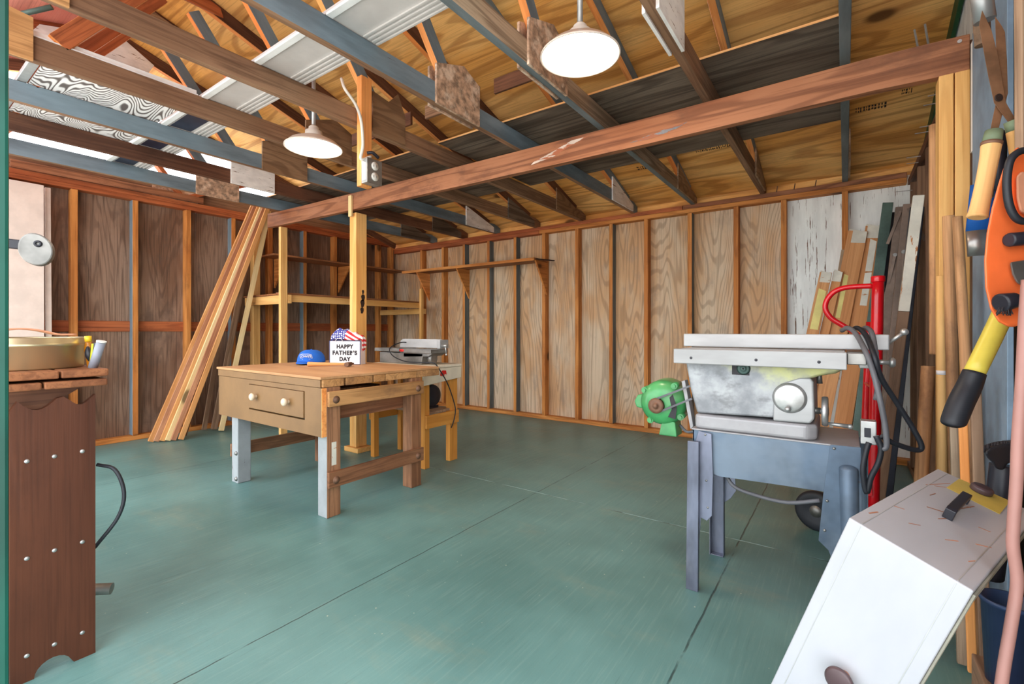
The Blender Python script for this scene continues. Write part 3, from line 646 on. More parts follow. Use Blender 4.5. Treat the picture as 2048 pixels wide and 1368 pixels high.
# ================================================================== workbench and what lies on it
t = thing('workbench', 'wooden workbench with a tan drawer front and pale blue-grey legs', 'workbench', (-2.95, 1.95, 0))
x0, x1, y0, y1 = -3.60, -2.345, 1.505, 2.425
sheet('tabletop', [(0, 0), (x1-x0+0.012, 0), (x1-x0+0.012, y1-y0), (0, y1-y0)], (x0-0.012, y0-0.012, 0.775), (1, 0, 0), (0, 1, 0), (0, 0, 0.016), 'bench_top', t, 0.003)
ys = [1.508, 1.64, 1.655, 1.84, 1.852, 1.935, 1.942, 2.20, 2.204, 2.415]
for a, b in zip(ys[0::2], ys[1::2]): bar('top_plank', (x0+0.01, (a+b)/2, 0.7525), (x1, (a+b)/2, 0.7525), b-a, 0.043, 'bench_rail', t)
ap = MB()   # apron in two boards, with the drawer opening cut out
for lo, hi in [((-3.597, 0.457), (-3.165, 0.728)), ((-2.518, 0.457), (-2.352, 0.728)), ((-3.165, 0.457), (-2.518, 0.535)), ((-3.165, 0.70), (-2.518, 0.728))]:
    ap.box((lo[0], 1.503, lo[1]), (hi[0], 1.528, hi[1]))
ap.build('apron', 'bench_tan', t)
MB().box((-3.60, 1.499, 0.731), (-2.36, 1.507, 0.773)).build('front_trim', 'bench_tan', t, bev=0.001)
MB().box((-2.3515, 1.502, 0.457), (-2.346, 1.53, 0.728)).build('end_grain', 'web_orange', t)
d = MB().box((-3.155, 1.497, 0.545), (-2.525, 1.515, 0.697)).build('drawer', 'bench_tan', t, bev=0.003)
MB().box((-3.14, 1.53, 0.55), (-2.54, 2.05, 0.69)).build('drawer_box', 'beam_red', d)
for x in (-3.06, -2.68):
    MB().lathe([(0.011, 0), (0.012, 0.012), (0.021, 0.020), (0.024, 0.030), (0.018, 0.038), (0.004, 0.043), (0, 0.043)], (x, 1.497, 0.627), (0, -1, 0), 24).build('knob', 'knob_cream', d)
lg = 0.088
for x, y, grey in [(-3.425, 1.575, 1), (-2.39, 1.575, 1), (-3.425, 2.20, 0), (-2.385, 2.195, 0)]:
    l = bar('leg', (x, y, 0.0), (x, y, 0.73), lg, lg, 'bench_brown', t, bev=0.005)
    if grey:
        l.data.materials.append(M['bench_bluegrey'])
        for p in l.data.polygons:
            if p.normal.z < -0.9 or (x < -3 and abs(p.normal.y) > 0.9): p.material_index = 1
for z, h, mt in [(0.665, 0.085, 'bench_rail'), (0.215, 0.088, 'bench_brown')]:
    for x in (-2.334, -3.48):
        bar('side_rail', (x, 1.53, z), (x, 2.245, z), 0.022, h, mt, t)
        if x > -3:
            for yy in (1.575, 2.195):
                MB().lathe([(0.0, 0.012), (0.010, 0.010), (0.016, 0.004), (0.017, 0.0), (0.022, 0.0), (0.022, -0.002), (0, -0.002)], (x+0.0115, yy, z-0.005), (1, 0, 0), 20).build('bolt', 'rust', t)
bar('runner', (-2.47, 1.55, 0.575), (-2.47, 2.2, 0.575), 0.06, 0.10, 'beam_red', t)
for yy, zz in [(1.525, 0.205), (1.526, 0.03)]:
    MB().lathe([(0.0, 0.012), (0.010, 0.010), (0.014, 0.003), (0.016, 0.0), (0, 0)], (-3.40, 1.531, zz), (0, -1, 0), 18).build('bolt', 'steel_dull', t)
MB().box((-2.3452, 1.56, 0.29), (-2.3445, 1.59, 0.42)).build('scraped_mark', 'plank_paint', t)

zt = 0.7915
# gift bag facing the camera
f = V((0.42, -0.907, 0)).normalized(); ex = V((0.907, 0.42, 0)).normalized(); g0 = at(691, 728, Z=zt+0.001)
g0 = V((-3.065, 2.15, zt+0.001))
t = thing('gift_bag', 'white paper gift bag with HAPPY FATHERS DAY lettering on the workbench', 'gift bag', g0)
hw, dp, hh = 0.128, 0.075, 0.178
mb = MB()
c4 = [(-hw, 0), (hw, 0), (hw, dp), (-hw, dp)]
def bp(a, b, z, k=1.0): return g0+ex*a*k-f*b+V((0, 0, z))
for i in range(4):
    (a, b), (c, e) = c4[i], c4[(i+1) % 4]
    mb.add([bp(a, b, 0), bp(c, e, 0), bp(c, e, hh, .985), bp(a, b, hh, .985)], [(0, 1, 2, 3)])
mb.add([bp(a, b, 0.001) for a, b in c4], [(0, 1, 2, 3)])
bagf = frame_of(g0, ex, -f, V((0, 0, 1)))
bag = mb.build('bag_body', 'bag_white', t, frame=bagf); so = bag.modifiers.new('Solid', 'SOLIDIFY'); so.thickness = 0.0015
bo = MB()
for (a0, z0, a1, z1) in [(-hw, 0, -hw+.006, hh), (hw-.006, 0, hw, hh), (-hw, hh-.005, hw, hh), (-hw, 0, hw, .004)]:
    bo.hexa([bp(a0, -.0018, z0), bp(a1, -.0018, z0), bp(a1, -.0010, z0), bp(a0, -.0010, z0), bp(a0, -.0018, z1), bp(a1, -.0018, z1), bp(a1, -.0010, z1), bp(a0, -.0010, z1)])
bo.build('border', 'navy_ink', t, frame=bagf)
for s, z, sz in [('HAPPY', 0.132, 0.040), ("FATHER'S", 0.085, 0.042), ('DAY', 0.038, 0.040)]:
    q = text('lettering', s, sz, 'ink_black', t, g0+f*0.0022+V((0, 0, z)), ex, (0, 0, 1), 0.0004, 1.16, 0.0024)
for a in (-.045,):
    MB().tube([bp(a-.03, -.003, hh-.012), bp(a-.02, -.006, hh+.012), bp(a+.02, -.006, hh+.012), bp(a+.03, -.003, hh-.012)], 0.0018, 6).build('handle_cord', 'outlet_white', t)
# flag cloth stuffed in the bag
mb = MB(); nx, ny = 36, 18; vs = []
def flagpt(u, w):
    # a puffed roll of cloth: u runs along the bag, w over the roll from front to back
    if u < 0.80:
        q = u/0.80; a = -0.118+0.232*q
        hgt = 0.088*(1-0.55*max(0, q-0.45)/0.55)*min(1, 0.45+q*4.5)
        th = math.pi*(0.02+0.96*w)
        z = hh-0.012+(hgt+0.012)*math.sin(th)**0.6
        b = dp*0.5-(dp*0.5-0.006)*math.cos(th)*(1.0+0.55*math.sin(th)*min(1, hgt/0.05))
        z += 0.005*math.sin(21*q+6*w)*math.sin(th)+0.004*math.sin(37*q*w+3)*math.sin(th)
        if q > 0.9: z = max(z, hh+0.004)
        return bp(a, b, z)
    q = (u-0.80)/0.20
    a = 0.116+0.020*math.sin(min(1, q*2.5)*math.pi/2)+0.004*math.sin(9*w)
    z = hh+0.03*(1-q)**2*math.sin(math.pi*(0.1+.8*w))+0.004-0.085*q**1.3*(0.6+0.5*math.sin(3*w+.5)) if q > 0.25 else hh+0.006+0.035*math.sin(math.pi*(0.05+.9*w))
    return bp(a, 0.010+(dp-0.014)*w, z)
for i in range(nx+1):
    for j in range(ny+1): vs.append(flagpt(i/nx, j/ny))
mb.add(vs, [(i*(ny+1)+j, (i+1)*(ny+1)+j, (i+1)*(ny+1)+j+1, i*(ny+1)+j+1) for i in range(nx) for j in range(ny)], 0, True)
fl_ = mb.build('flag_cloth', 'flag_cloth', frame=frame_of(g0+V((0, 0, hh)), ex, -f, V((0, 0, 1))))
so = fl_.modifiers.new('Solid', 'SOLIDIFY'); so.thickness = 0.002
tag(fl_, 'stars and stripes cloth bunched out of the top of the gift bag', 'flag')
# baseball cap
cpos = V((-3.335, 2.045, zt+0.001)); f2 = V((0.62, -0.785, 0)).normalized(); e2 = V((0.785, 0.62, 0)).normalized(); Z = V((0, 0, 1))
t = thing('baseball_cap', 'bright blue baseball cap with white lettering beside the gift bag', 'cap', cpos)
capf = frame_of(cpos, e2, -f2, Z)
mb = MB(); n_, m_ = 40, 14; vs = []
for i in range(m_+1):
    th = i/m_*math.pi/2
    for j in range(n_):
        a = 2*math.pi*j/n_; r = math.cos(th)**0.72
        front = max(0, -math.sin(a))
        vs.append(cpos+e2*0.100*r*math.cos(a)-f2*0.110*r*math.sin(a)+Z*(0.012+0.094*math.sin(th)**0.95+0.010*front*math.sin(2*th)))
mb.add(vs, [(i*n_+j, i*n_+(j+1) % n_, (i+1)*n_+(j+1) % n_, (i+1)*n_+j) for i in range(m_) for j in range(n_)], 0, True)
mb.build('crown', 'cap_blue', t, frame=capf)
mb = MB(); vs = []; K = 20
for i in range(K+1):
    a = math.pi*(1.06+0.88*i/K)
    for k in range(5):
        q = k/4; r = 1.0+0.60*q*math.sin(math.pi*i/K)**0.6
        vs.append(cpos+e2*0.100*(1+0.02*q)*math.cos(a)*(1 if k == 0 else 1)-f2*0.110*r*math.sin(a)+Z*(0.022-0.010*q-0.006*abs(math.cos(a))**2*q))
mb.add(vs, [(i*5+k, (i+1)*5+k, (i+1)*5+k+1, i*5+k+1) for i in range(K) for k in range(4)], 0, True)
br = mb.build('brim', 'cap_blue', t, frame=capf); so = br.modifiers.new('Solid', 'SOLIDIFY'); so.thickness = 0.003
MB().sphere(cpos+Z*0.107, 0.006, 12, 8).build('button', 'cap_blue', t)
slope = V((f2.x*0.42, f2.y*0.42, 0.9)).normalized(); pf = cpos+f2*0.108+Z*0.057
def cp(a, z): return pf+e2*a+slope*z-f2*(abs(a)*abs(a)*4.2)+f2*0.003*(1-abs(z)*10)
pl = MB()
ring_o = [(-.044, -.012), (.044, -.012), (.044, .018), (.026, .026), (-.026, .026), (-.044, .018)]
ring_i = [(a*0.93, z*0.84+.0005) for a, z in ring_o]
for i in range(6):
    a, b = ring_o[i], ring_o[(i+1) % 6]; c, d2 = ring_i[(i+1) % 6], ring_i[i]
    q = [cp(*a), cp(*b), cp(*c), cp(*d2)]; pl.hexa(q+[p+f2*0.0015 for p in q])
pl.build('patch_outline', 'outlet_white', t)
text('lettering', "LOWE'S", 0.024, 'outlet_white', t, cp(0, .004)+f2*0.004, e2, slope, 0.001, 1.0, .0006)
text('lettering', 'RACING', 0.016, 'outlet_white', t, cp(0, -.022)+f2*0.002, e2, slope, 0.001, 1.0)
# hammer
ha, hb = V((-3.10, 1.875, zt+0.017)), V((-2.865, 2.045, zt+0.017)); ax = (hb-ha).normalized(); sd = V((-ax.y, ax.x, 0))
t = thing('hammer', 'wooden-handled hammer lying in front of the gift bag', 'hammer', ha-Z*0.017)
mb = MB()
mb.tube([ha, ha+ax*0.05, ha+ax*0.12, ha+ax*0.2, ha+ax*0.25, hb], 0.0165, 14, rad=lambda q: 1.0-0.45*min(1, q*1.5)+0.1*max(0, q-.7))
mb.build('handle', 'cedar', t, frame=frame_of(ha, ax, sd, Z))
mb = MB()
c = hb-ax*0.002
mb.box((-.014, -.03, -.012), (.014, .025, .014))
mb.v = [c+ax*p.x+sd*p.y+Z*p.z for p in mb.v]
mb.cyl(c-sd*0.03, c-sd*0.052, 0.0145, 0.0165, 18)
mb.bar(c+sd*0.024, c+sd*0.07, 0.026, 0.024, Z, 0, 0.03, 0.006)
mb.build('head', 'rust', t, bev=0.002)

# ================================================================== jointer, its stand and motor
t = thing('machine_stand', 'orange wooden machine stand with a white apron behind the workbench', 'machine stand', (-2.9, 2.68, 0))
for x, y in [(-2.60, 2.82), (-2.60, 2.525), (-3.19, 2.83), (-3.19, 2.525)]:
    l = bar('leg', (x, y, 0), (x, y, 0.70), 0.045 if y > 2.6 else 0.045, 0.088 if y > 2.6 else 0.05, 'stand_orange', t)
q = sheet('apron', [(2.47, 0.632), (2.885, 0.665), (2.885, 0.755), (2.47, 0.755)], (-2.576, 0, 0), (0, 1, 0), (0, 0, 1), (0.022, 0, 0), 'stand_white', t, 0.004)
sheet('apron', [(2.47, 0.66), (2.885, 0.66), (2.885, 0.755), (2.47, 0.755)], (-3.236, 0, 0), (0, 1, 0), (0, 0, 1), (0.022, 0, 0), 'stand_white', t, 0.004)
MB().prism([(2.64, .695), (2.685, .69), (2.688, .706), (2.712, .700), (2.706, .732), (2.665, .736), (2.642, .72)], (-2.5538, 0, 0), (0, 1, 0), (0, 0, 1), (0.0008, 0, 0)).build('red_paint_mark', 'red_mark', t)
MB().box((-3.24, 2.47, 0.757), (-2.55, 2.885, 0.777)).build('top_board', 'stand_white', t, bev=0.003)
bar('shelf_rail', (-2.566, 2.50, 0.355), (-2.566, 2.86, 0.355), 0.02, 0.10, 'stand_orange', t)
bar('shelf_rail', (-3.224, 2.50, 0.355), (-3.224, 2.86, 0.355), 0.02, 0.10, 'stand_orange', t)
MB().box((-3.16, 2.555, 0.407), (-2.58, 2.79, 0.425)).build('shelf', 'board_brown', t, bev=0.002)
mo = thing('motor', 'dark round electric motor on the stand shelf under the jointer', 'motor', (-2.74, 2.68, 0.426))
MB().lathe([(0, 0), (0.06, 0), (0.085, 0.012), (0.088, 0.03), (0.088, 0.15), (0.082, 0.165), (0.05, 0.175), (0, 0.175)], (-2.83, 2.68, 0.528), (1, 0, 0), 36).build('housing', 'black_plastic', mo, bev=0.001)
MB().lathe([(0.0895, 0.05), (0.0905, 0.052), (0.0905, 0.13), (0.0895, 0.132)], (-2.83, 2.68, 0.528), (1, 0, 0), 36).build('band', 'steel_dull', mo)
MB().box((-2.81, 2.61, 0.426), (-2.68, 2.75, 0.446)).build('foot', 'black_plastic', mo)
t = thing('jointer', 'grey bench jointer with a tall fence standing behind the workbench', 'jointer', (-2.9, 2.68, 0.778))
MB().prism([(-3.22, .778), (-2.72, .778), (-2.70, .865), (-3.22, .865)], (0, 2.60, 0), (1, 0, 0), (0, 0, 1), (0, 0.17, 0)).build('base', 'cast_iron', t, bev=0.004)
MB().box((-3.27, 2.585, 0.872), (-2.96, 2.775, 0.90)).build('outfeed_table', 'cast_iron', t, bev=0.003)
MB().box((-2.95, 2.585, 0.868), (-2.60, 2.775, 0.897)).build('infeed_table', 'cast_iron', t, bev=0.003)
MB().prism([(-2.952+.03, .834), (-2.64, .845), (-2.60, .867), (-2.952+.03, .867)], (0, 2.60, 0), (1, 0, 0), (0, 0, 1), (0, 0.15, 0)).build('table_slide', 'steel_dull', t)
MB().prism([(-3.13, .902), (-2.64, .902), (-2.64, .975), (-3.09, .975), (-3.12, .96)], (0, 2.74, 0), (1, 0, 0), (0, 0, 1), (0, 0.016, 0)).build('fence', 'iron_white', t, bev=0.003)
MB().box((-2.65, 2.70, 0.90), (-2.615, 2.80, 0.972)).build('fence_bracket', 'iron_white', t, bev=0.005)
MB().cyl((-2.61, 2.72, 0.925), (-2.555, 2.72, 0.925), 0.012, n=16).cyl((-2.575, 2.72, 0.935), (-2.565, 2.72, 0.86), 0.006, n=10).sphere((-2.564, 2.72, 0.856), 0.010, 12, 8).build('clamp_lever', 'steel', t)
MB().lathe([(0, 0), (0.04, 0.0), (0.042, 0.01), (0.042, 0.028), (0.034, 0.034), (0, 0.034)], (-2.665, 2.655, 0.823), (1, 0, 0), 28).build('handwheel', 'steel_dull', t, bev=0.001)
MB().cyl((-2.70, 2.655, 0.823), (-2.664, 2.655, 0.823), 0.012, n=12).build('wheel_shaft', 'steel_dull', t)
q = MB().lathe([(0, 0), (0.024, 0), (0.024, 0.001), (0, 0.001)], (-2.93, 2.5855, 0.886), (0, -1, 0), 20); q.v = [V((-2.93+(p.x+2.93)*1.2, p.y, 0.884+(p.z-0.886)*0.5)) for p in q.v]; q.build('badge', 'red_mark', t)
cb = MB().tube([(-3.02, 2.81, 0.93), (-3.06, 2.70, 0.945), (-3.06, 2.575, 0.90), (-3.0, 2.555, 0.84), (-2.85, 2.555, 0.80), (-2.66, 2.545, 0.80), (-2.545, 2.56, 0.80), (-2.515, 2.60, 0.74), (-2.505, 2.68, 0.62), (-2.50, 2.75, 0.45), (-2.505, 2.75, 0.36), (-2.53, 2.74, 0.28)], 0.0045, 8).build('power_cord', 'black_rubber', t)

# ================================================================== shelves in the far corner
t = thing('storage_shelf', 'bright pine shelf on posts along the side wall, under the upper shelf', 'shelf', (-5.0, 3.4, 0))
bar('post', (-4.62, 2.525, 0), (-4.62, 2.525, 2.085), 0.04, 0.07, 'stud_bright', t)
bar('post', (-4.62, 4.42, 0), (-4.62, 4.42, 1.60), 0.04, 0.045, 'stud_bright', t)
bar('front_rail', (-4.655, 2.56, 1.375), (-4.655, 4.44, 1.375), 0.024, 0.07, 'stud_bright', t)
bar('end_rail', (-5.50, 2.585, 1.365), (-4.60, 2.585, 1.365), 0.04, 0.088, 'stud_bright', t)
bar('end_rail', (-5.50, 4.465, 1.30), (-4.60, 4.465, 1.30), 0.04, 0.07, 'stud_bright', t)
sheet('shelf_board', [(0, 0), (1.9, 0), (1.9, .87), (0, .87)], (-4.65, 2.56, 1.412), (0, 1, 0), (-1, 0, 0), (0, 0, 0.018), 'shelf_wood', t, 0.002)
for i, (x, ya, yb, w) in enumerate([(-4.80, 2.5, 4.0, .09), (-4.93, 2.62, 3.75, .07), (-5.08, 2.55, 3.3, .10)]):
    o = bar('thin_board', (x, ya+.07, 1.4355), (x, yb, 1.4355), w, 0.01, ['cedar_red', 'board_brown', 'shelf_wood'][i]); tag(o, ['longest thin reddish board lying at the front of the pine shelf', 'thin brown board lying in the middle of the pine shelf', 'short thin board lying at the back of the pine shelf'][i], 'board', 'thin boards on the pine shelf')
t = thing('wall_shelf', 'dark wooden upper shelf running along the side wall to the corner', 'shelf', (-5.36, 3.6, 1.88))
sheet('shelf_board', [(0, 0), (1.95, 0), (1.95, .31), (0, .31)], (-5.205, 2.74, 1.89), (0, 1, 0), (-1, 0, 0), (0, 0, 0.02), 'shelf_wood', t, 0.002)
for y in (2.905, 3.765):
    sheet('bracket', [(0, 0), (.26, .0), (.0, -.34)], (XL+0.003, y, 1.887), (1, 0, 0), (0, 0, 1), (0, .018, 0), 'stud', t)
t = thing('wall_shelf', 'dark wooden shelf on triangular brackets along the plywood end wall', 'shelf', (-4.0, 4.57, 1.84))
sheet('shelf_board', [(0, 0), (2.17, 0), (2.17, .285), (0, .285)], (-5.0, 4.43, 1.842), (1, 0, 0), (0, 1, 0), (0, 0, 0.02), 'shelf_wood', t, 0.002)
bar('front_lip', (-5.0, 4.421, 1.845), (-2.83, 4.421, 1.845), 0.016, 0.034, 'stud', t)
bar('end_strip', (-2.825, 4.45, 1.848), (-2.74, 4.70, 1.85), 0.03, 0.01, 'dark_stain', t)
for x in (-4.78, -4.05, -2.86):
    sheet('bracket', [(0, 0), (-.25, 0), (0, -.38)], (x, 4.717, 1.840), (0, 1, 0), (0, 0, 1), (.02, 0, 0), 'stud' if x > -4.5 else 'web_orange', t)

# ================================================================== boards leaning on the side wall
L = []
bund = [('cedar', -5.265, 1.615, 2.555), ('cedar_red', -5.24, 1.65, 2.57), ('cedar', -5.215, 1.69, 2.60), ('pine_pale', -5.19, 1.725, 2.62), ('cedar_red', -5.165, 1.76, 2.635), ('cedar', -5.14, 1.815, 2.66)]
names = ['thin orange cedar board with the outermost foot in the leaning bundle', 'thin red-brown board second in the leaning bundle', 'orange cedar board third in the leaning bundle', 'palest board in the middle of the leaning bundle', 'red-brown board beside the palest board of the leaning bundle', 'wide orange cedar board with the innermost foot in the leaning bundle']
for (mt, x, ya, yb), lb in zip(bund, names):
    o = bar('lumber_board', (x, ya, 0.012), (x-0.02, yb, 2.42), 0.045, 0.019, mt, up=(1, 0, 0)); tag(o, lb, 'board', 'boards leaning on the side wall')
for mt, p0, p1, w, lb in [('chord_dark', (-5.30, 1.90, .012), (-5.32, 2.12, .75), .04, 'short dark green-black strip at the inner side of the leaning bundle'),
        ('board_brown', (-5.38, 2.20, .012), (-5.42, 2.58, 2.0), .06, 'weathered brown board leaning between the bundle and the pale batten'),
        ('board_brown', (-5.44, 2.13, .012), (-5.485, 2.36, 1.35), .045, 'short weathered board leaning behind the brown board'),
        ('pine_pale', (-5.25, 2.215, .012), (-5.20, 2.68, 2.37), .05, 'pale new pine batten leaning beside the shelf post')]:
    o = bar('lumber_board', p0, p1, w, 0.02, mt, up=(1, 0, 0)); tag(o, lb, 'board', 'boards leaning on the side wall')
if 1:
    t = thing('leaning_door', 'pinkish white door leaning on the side wall behind the bandsaw table', 'door', (-5.40, .55, 0))
    sheet('door_panel', [(0, 0), (2.235, 0), (2.235, .72), (0, .72)], (-5.36, 0.20, 0.002), V((-.03, 0, 1)).normalized(), (0, 1, 0), (0.03, 0, 0), 'door_cream', t, 0.002)
    o = bar('door_strip', (-5.36, 0.953, .01), (-5.43, 0.953, 2.235), 0.035, 0.032, 'door_cream'); tag(o, 'pale upright strip standing against the edge of the leaning white door', 'strip')

# ================================================================== machine table by the green jamb
t = thing('machine_table', 'plank machine table with a dark brown screwed end panel beside the green jamb', 'table', (-2.3, 0.3, 0))
y_ = 0.495
for i, (a, b) in enumerate([(-.08, .10), (.105, .255), (.26, .375), (.38, .495)]):
    bar('top_plank', (-2.75, (a+b)/2, .911), (-1.985, (a+b)/2, .911), b-a, .024, 'counter_wood', t, bev=.004)
for i, (a, b) in enumerate([(-.08, .13), (.135, .335), (.34, .49)]):
    bar('under_plank', (-2.72, (a+b)/2, .880), (-1.975 if i else -1.985, (a+b)/2, .880), b-a, .022, 'counter_wood', t, bev=.004)
pan = []
def arc(c, r, a0, a1, n=10, sx=1.0): return [(c[0]+sx*r*math.cos(a0+(a1-a0)*i/n), c[1]+r*math.sin(a0+(a1-a0)*i/n)) for i in range(n+1)]
yl, yr, zt2 = 0.27, 0.462, 0.842
poly = [(yl, 0), (yl+.05, 0)]+[(yl+.05+.085*(1-math.cos(math.pi*i/10))/2, .042*math.sin(math.pi*i/10)) for i in range(1, 10)]+[(yl+.14, 0), (yr, 0), (yr, zt2)]
poly += [(yr-.012-.05*i/8, zt2-.012-.018*math.sin(math.pi*i/8)) for i in range(9)]+[(yl+.115, zt2)]+[(yl+.10-.085*i/8, zt2-.004-.03*math.sin(math.pi*i/8)) for i in range(9)]+[(yl, zt2-.03)]
sheet('end_panel', poly, (-2.012, 0, 0), (0, 1, 0), (0, 0, 1), (.022, 0, 0), 'panel_brown', t, grain=(0, 0, 1))
for zz in (.66, .37, .08):
    for yy in (.305, .365, .43):
        MB().lathe([(0, .0026), (.0055, .002), (.0065, 0), (0, 0)], (-1.99, yy, zz+(yy-.36)*.03), (1, 0, 0), 14).build('screw', 'steel', t)
sheet('brace', [(-.02, .868), (.445, .868), (.34, .80), (.20, .77), (-.02, .73)], (-2.038, 0, 0), (0, 1, 0), (0, 0, 1), (-.03, 0, 0), 'chord_dark', t)
MB().box((-2.60, -.02, .0), (-2.10, .30, .80)).build('cabinet', 'chord_dark', t)
bar('leg', (-2.68, .43, 0), (-2.68, .43, .868), .05, .05, 'chord_dark', t)
o = MB().tube([(-2.04, .478, .60), (-2.0, .515, .58), (-1.985, .535, .50), (-1.992, .52, .42), (-2.025, .468, .33)], .006, 8).build('power_cord', 'black_rubber', t)
MB().cyl((-2.2, .30, .20), (-2.035, .515, .17), .018, n=18).build('pipe', 'steel_dull', t)
c0 = V((-2.225, .33, .924))
t = thing('round_tin', 'round brass-coloured tin on the plank machine table', 'tin', c0)
MB().lathe([(0, 0), (.150, 0), (.153, .004), (.153, .072), (.156, .074), (.156, .082), (.153, .084), (.153, .100), (.150, .102), (.148, .10), (.148, .006), (0, .006)], c0, (0, 0, 1), 72).build('tin_body', 'brass', t)
mb = MB(); vs = []
for i in range(25):
    q = i/24; yy = .18+.30*q; z = .924+.107+.020*math.sin(math.pi*min(1, max(0, (q-.25)/.6)))**1.0
    for x in (-2.27, -2.20): vs.append((x, yy-.02, z))
mb.add(vs, [(2*i, 2*i+2, 2*i+3, 2*i+1) for i in range(24)], 0, True)
o = mb.build('leather_strap', 'copper_tan'); so = o.modifiers.new('Solid', 'SOLIDIFY'); so.thickness = .006; tag(o, 'tan curved strap lying across the top of the round tin', 'strap')
zz = .9235
t = thing('utility_knife', 'orange and black utility knife standing beside the round tin', 'knife', (-2.115, .478, zz))
MB().tube([(-2.115, .478, zz), (-2.120, .481, zz+.03), (-2.128, .478, zz+.06), (-2.130, .476, zz+.085)], .012, 12, rad=lambda q: .75+.55*math.sin(math.pi*q)).build('body', 'amber', t)
MB().tube([(-2.1045, .473, zz+.02), (-2.108, .472, zz+.045), (-2.113, .470, zz+.07)], .010, 10, rad=lambda q: .3+.8*math.sin(math.pi*q)).build('grip', 'black_plastic', t)
MB().cyl((-2.131, .476, zz+.086), (-2.132, .475, zz+.106), .010, n=14).build('cap', 'yellow_bright', t)
t = thing('marker_pen', 'black and lime marker standing between the knife and the grey tube', 'marker', (-2.085, .480, zz))
MB().cyl((-2.085, .480, zz), (-2.075, .486, zz+.082), .0085, n=14).build('barrel', 'black_plastic', t)
MB().cyl((-2.0905, .4735, zz+.004), (-2.082, .478, zz+.080), .005, n=10).build('stripe', 'lime_plastic', t)
t = thing('glue_tube', 'grey metal tube with a pale lid standing at the table edge', 'tube', (-2.055, .472, zz))
MB().cyl((-2.055, .470, zz), (-2.03, .486, zz+.085), .013, n=20).build('barrel', 'label_grey', t)
MB().cyl((-2.0299, .4861, zz+.0855), (-2.0289, .4868, zz+.090), .0138, n=20).build('lid', 'outlet_white', t)
# overarm above the table
t = thing('scroll_saw', 'grey cast overarm with a rounded end plate above the round tin', 'saw', (-2.3, .02, .924))
hd = V((-2.125, .345, 1.31)); nv = V((.93, -.37, 0)).normalized(); e3 = V((.37, .93, 0)).normalized()
pl = [(r*math.cos(a)*.72, r*math.sin(a)*1.02) for a, r in [(2*math.pi*i/28, .054+.004*math.cos(2*(2*math.pi*i/28)+.6)) for i in range(28)]]
MB().prism(pl, hd, e3, Z, nv*-.03).build('end_plate', 'cast_iron', t, bev=.004)
MB().lathe([(.004, .002), (.004, .006), (.010, .006), (.011, 0), (.004, 0)], hd+V((0, 0, .018))+e3*.006, nv, 20).build('bushing', 'black_plastic', t)
MB().prism([(-.02, 0), (-.3, .012), (-.3, .042), (-.02, .03)], hd+V((0, 0, -.0))-nv*.03, e3, Z, nv*-.02).build('arm', 'black_plastic', t, bev=.003)
MB().box((-2.29, .02, .924), (-2.20, .10, 1.37)).build('column', 'black_plastic', t, bev=.004)

# ================================================================== table saw
def xz(px, py, Y):
    p = at(px, py, Y=Y); return (p.x, p.z)
def plate(name, pix, Y, depth, mat, parent, bev=0.0, yref=None):
    """outline measured in the plane y = yref, built at Y with real thickness"""
    return MB().prism([xz(a, b, yref or Y) for a, b in pix], (0, Y, 0), (1, 0, 0), (0, 0, 1), (0, depth, 0)).build(name, mat, parent, bev=bev)
YN = 2.0
t = thing('table_saw', 'old grey cast-iron table saw with a green motor on a blue-grey metal stand', 'table saw', (-0.25, 2.2, 0))
xa, xb = xz(1386, 860, YN)[0], xz(1718, 893, YN)[0]
# stand
st = MB()
st.prism([xz(*p, YN) for p in [(1386, 859), (1712, 897), (1716, 935), (1700, 988), (1662, 986), (1640, 982), (1560, 970), (1470, 957), (1440, 953), (1428, 948), (1424, 962), (1397, 962), (1384, 935)]], (0, YN, 0), (1, 0, 0), (0, 0, 1), (0, 0.004, 0))
st.prism([xz(*p, YN) for p in [(1386, 859), (1712, 897), (1716, 935), (1700, 988), (1662, 986), (1560, 970), (1470, 957), (1440, 953), (1384, 935)]], (0, 2.336, 0), (1, 0, 0), (0, 0, 1), (0, 0.004, 0))
za = xz(1386, 859, YN)[1]
st.box((xa, YN, za-.10), (xa+.004, 2.34, za)); st.box((xb-.004, YN, za-.14), (xb, 2.34, za))
st.build('stand_apron', 'saw_stand', t, bev=.002)
MB().prism([(xa-.006, YN-.004), (xb-.02, YN-.004), (xb+.004, YN+.015), (xb+.004, 2.325), (xb-.015, 2.345), (xa-.006, 2.345)], (0, 0, za), (1, 0, 0), (0, 1, 0), (0, 0, .006)).build('stand_top', 'saw_skirt', t, bev=.002)
def leg(pix, Y, fy, mat):
    l = MB(); a = [xz(p, q, abs(Y)) for p, q in pix]
    l.prism(a, (0, Y, 0), (1, 0, 0), (0, 0, 1), (0, fy*.004, 0)); return l
lg1 = [(1381, 890), (1389, 888), (1397, 862), (1423, 868), (1426, 950), (1424, 1032), (1414, 1042), (1402, 1036), (1397, 1100), (1394, 1179), (1375, 1176), (1377, 1040)]
l = leg(lg1, 1.985, 1, 0)
a, b = at(1385, 888, Y=1.97), at(1384, 1176, Y=1.97)
l.bar((b.x+.001, 1.973, 0.0), (a.x+.004, 1.973, a.z+.012), .047, .022, (0, 1, 0), 0, .044)
l.build('leg', 'saw_leg', t, bev=.006, seg=3)
l = MB(); x1_, x2_ = xz(1423, 1108, 2.37)[0], xz(1450, 1108, 2.37)[0]
l.box((x1_, 2.362, 0), (x2_, 2.366, .62)); l.box((x1_, 2.325, 0), (x1_+.004, 2.366, .62)); l.box((x2_-.004, 2.34, 0), (x2_, 2.366, .62)); l.box((x1_, 2.33, 0), (x2_, 2.362, .004))
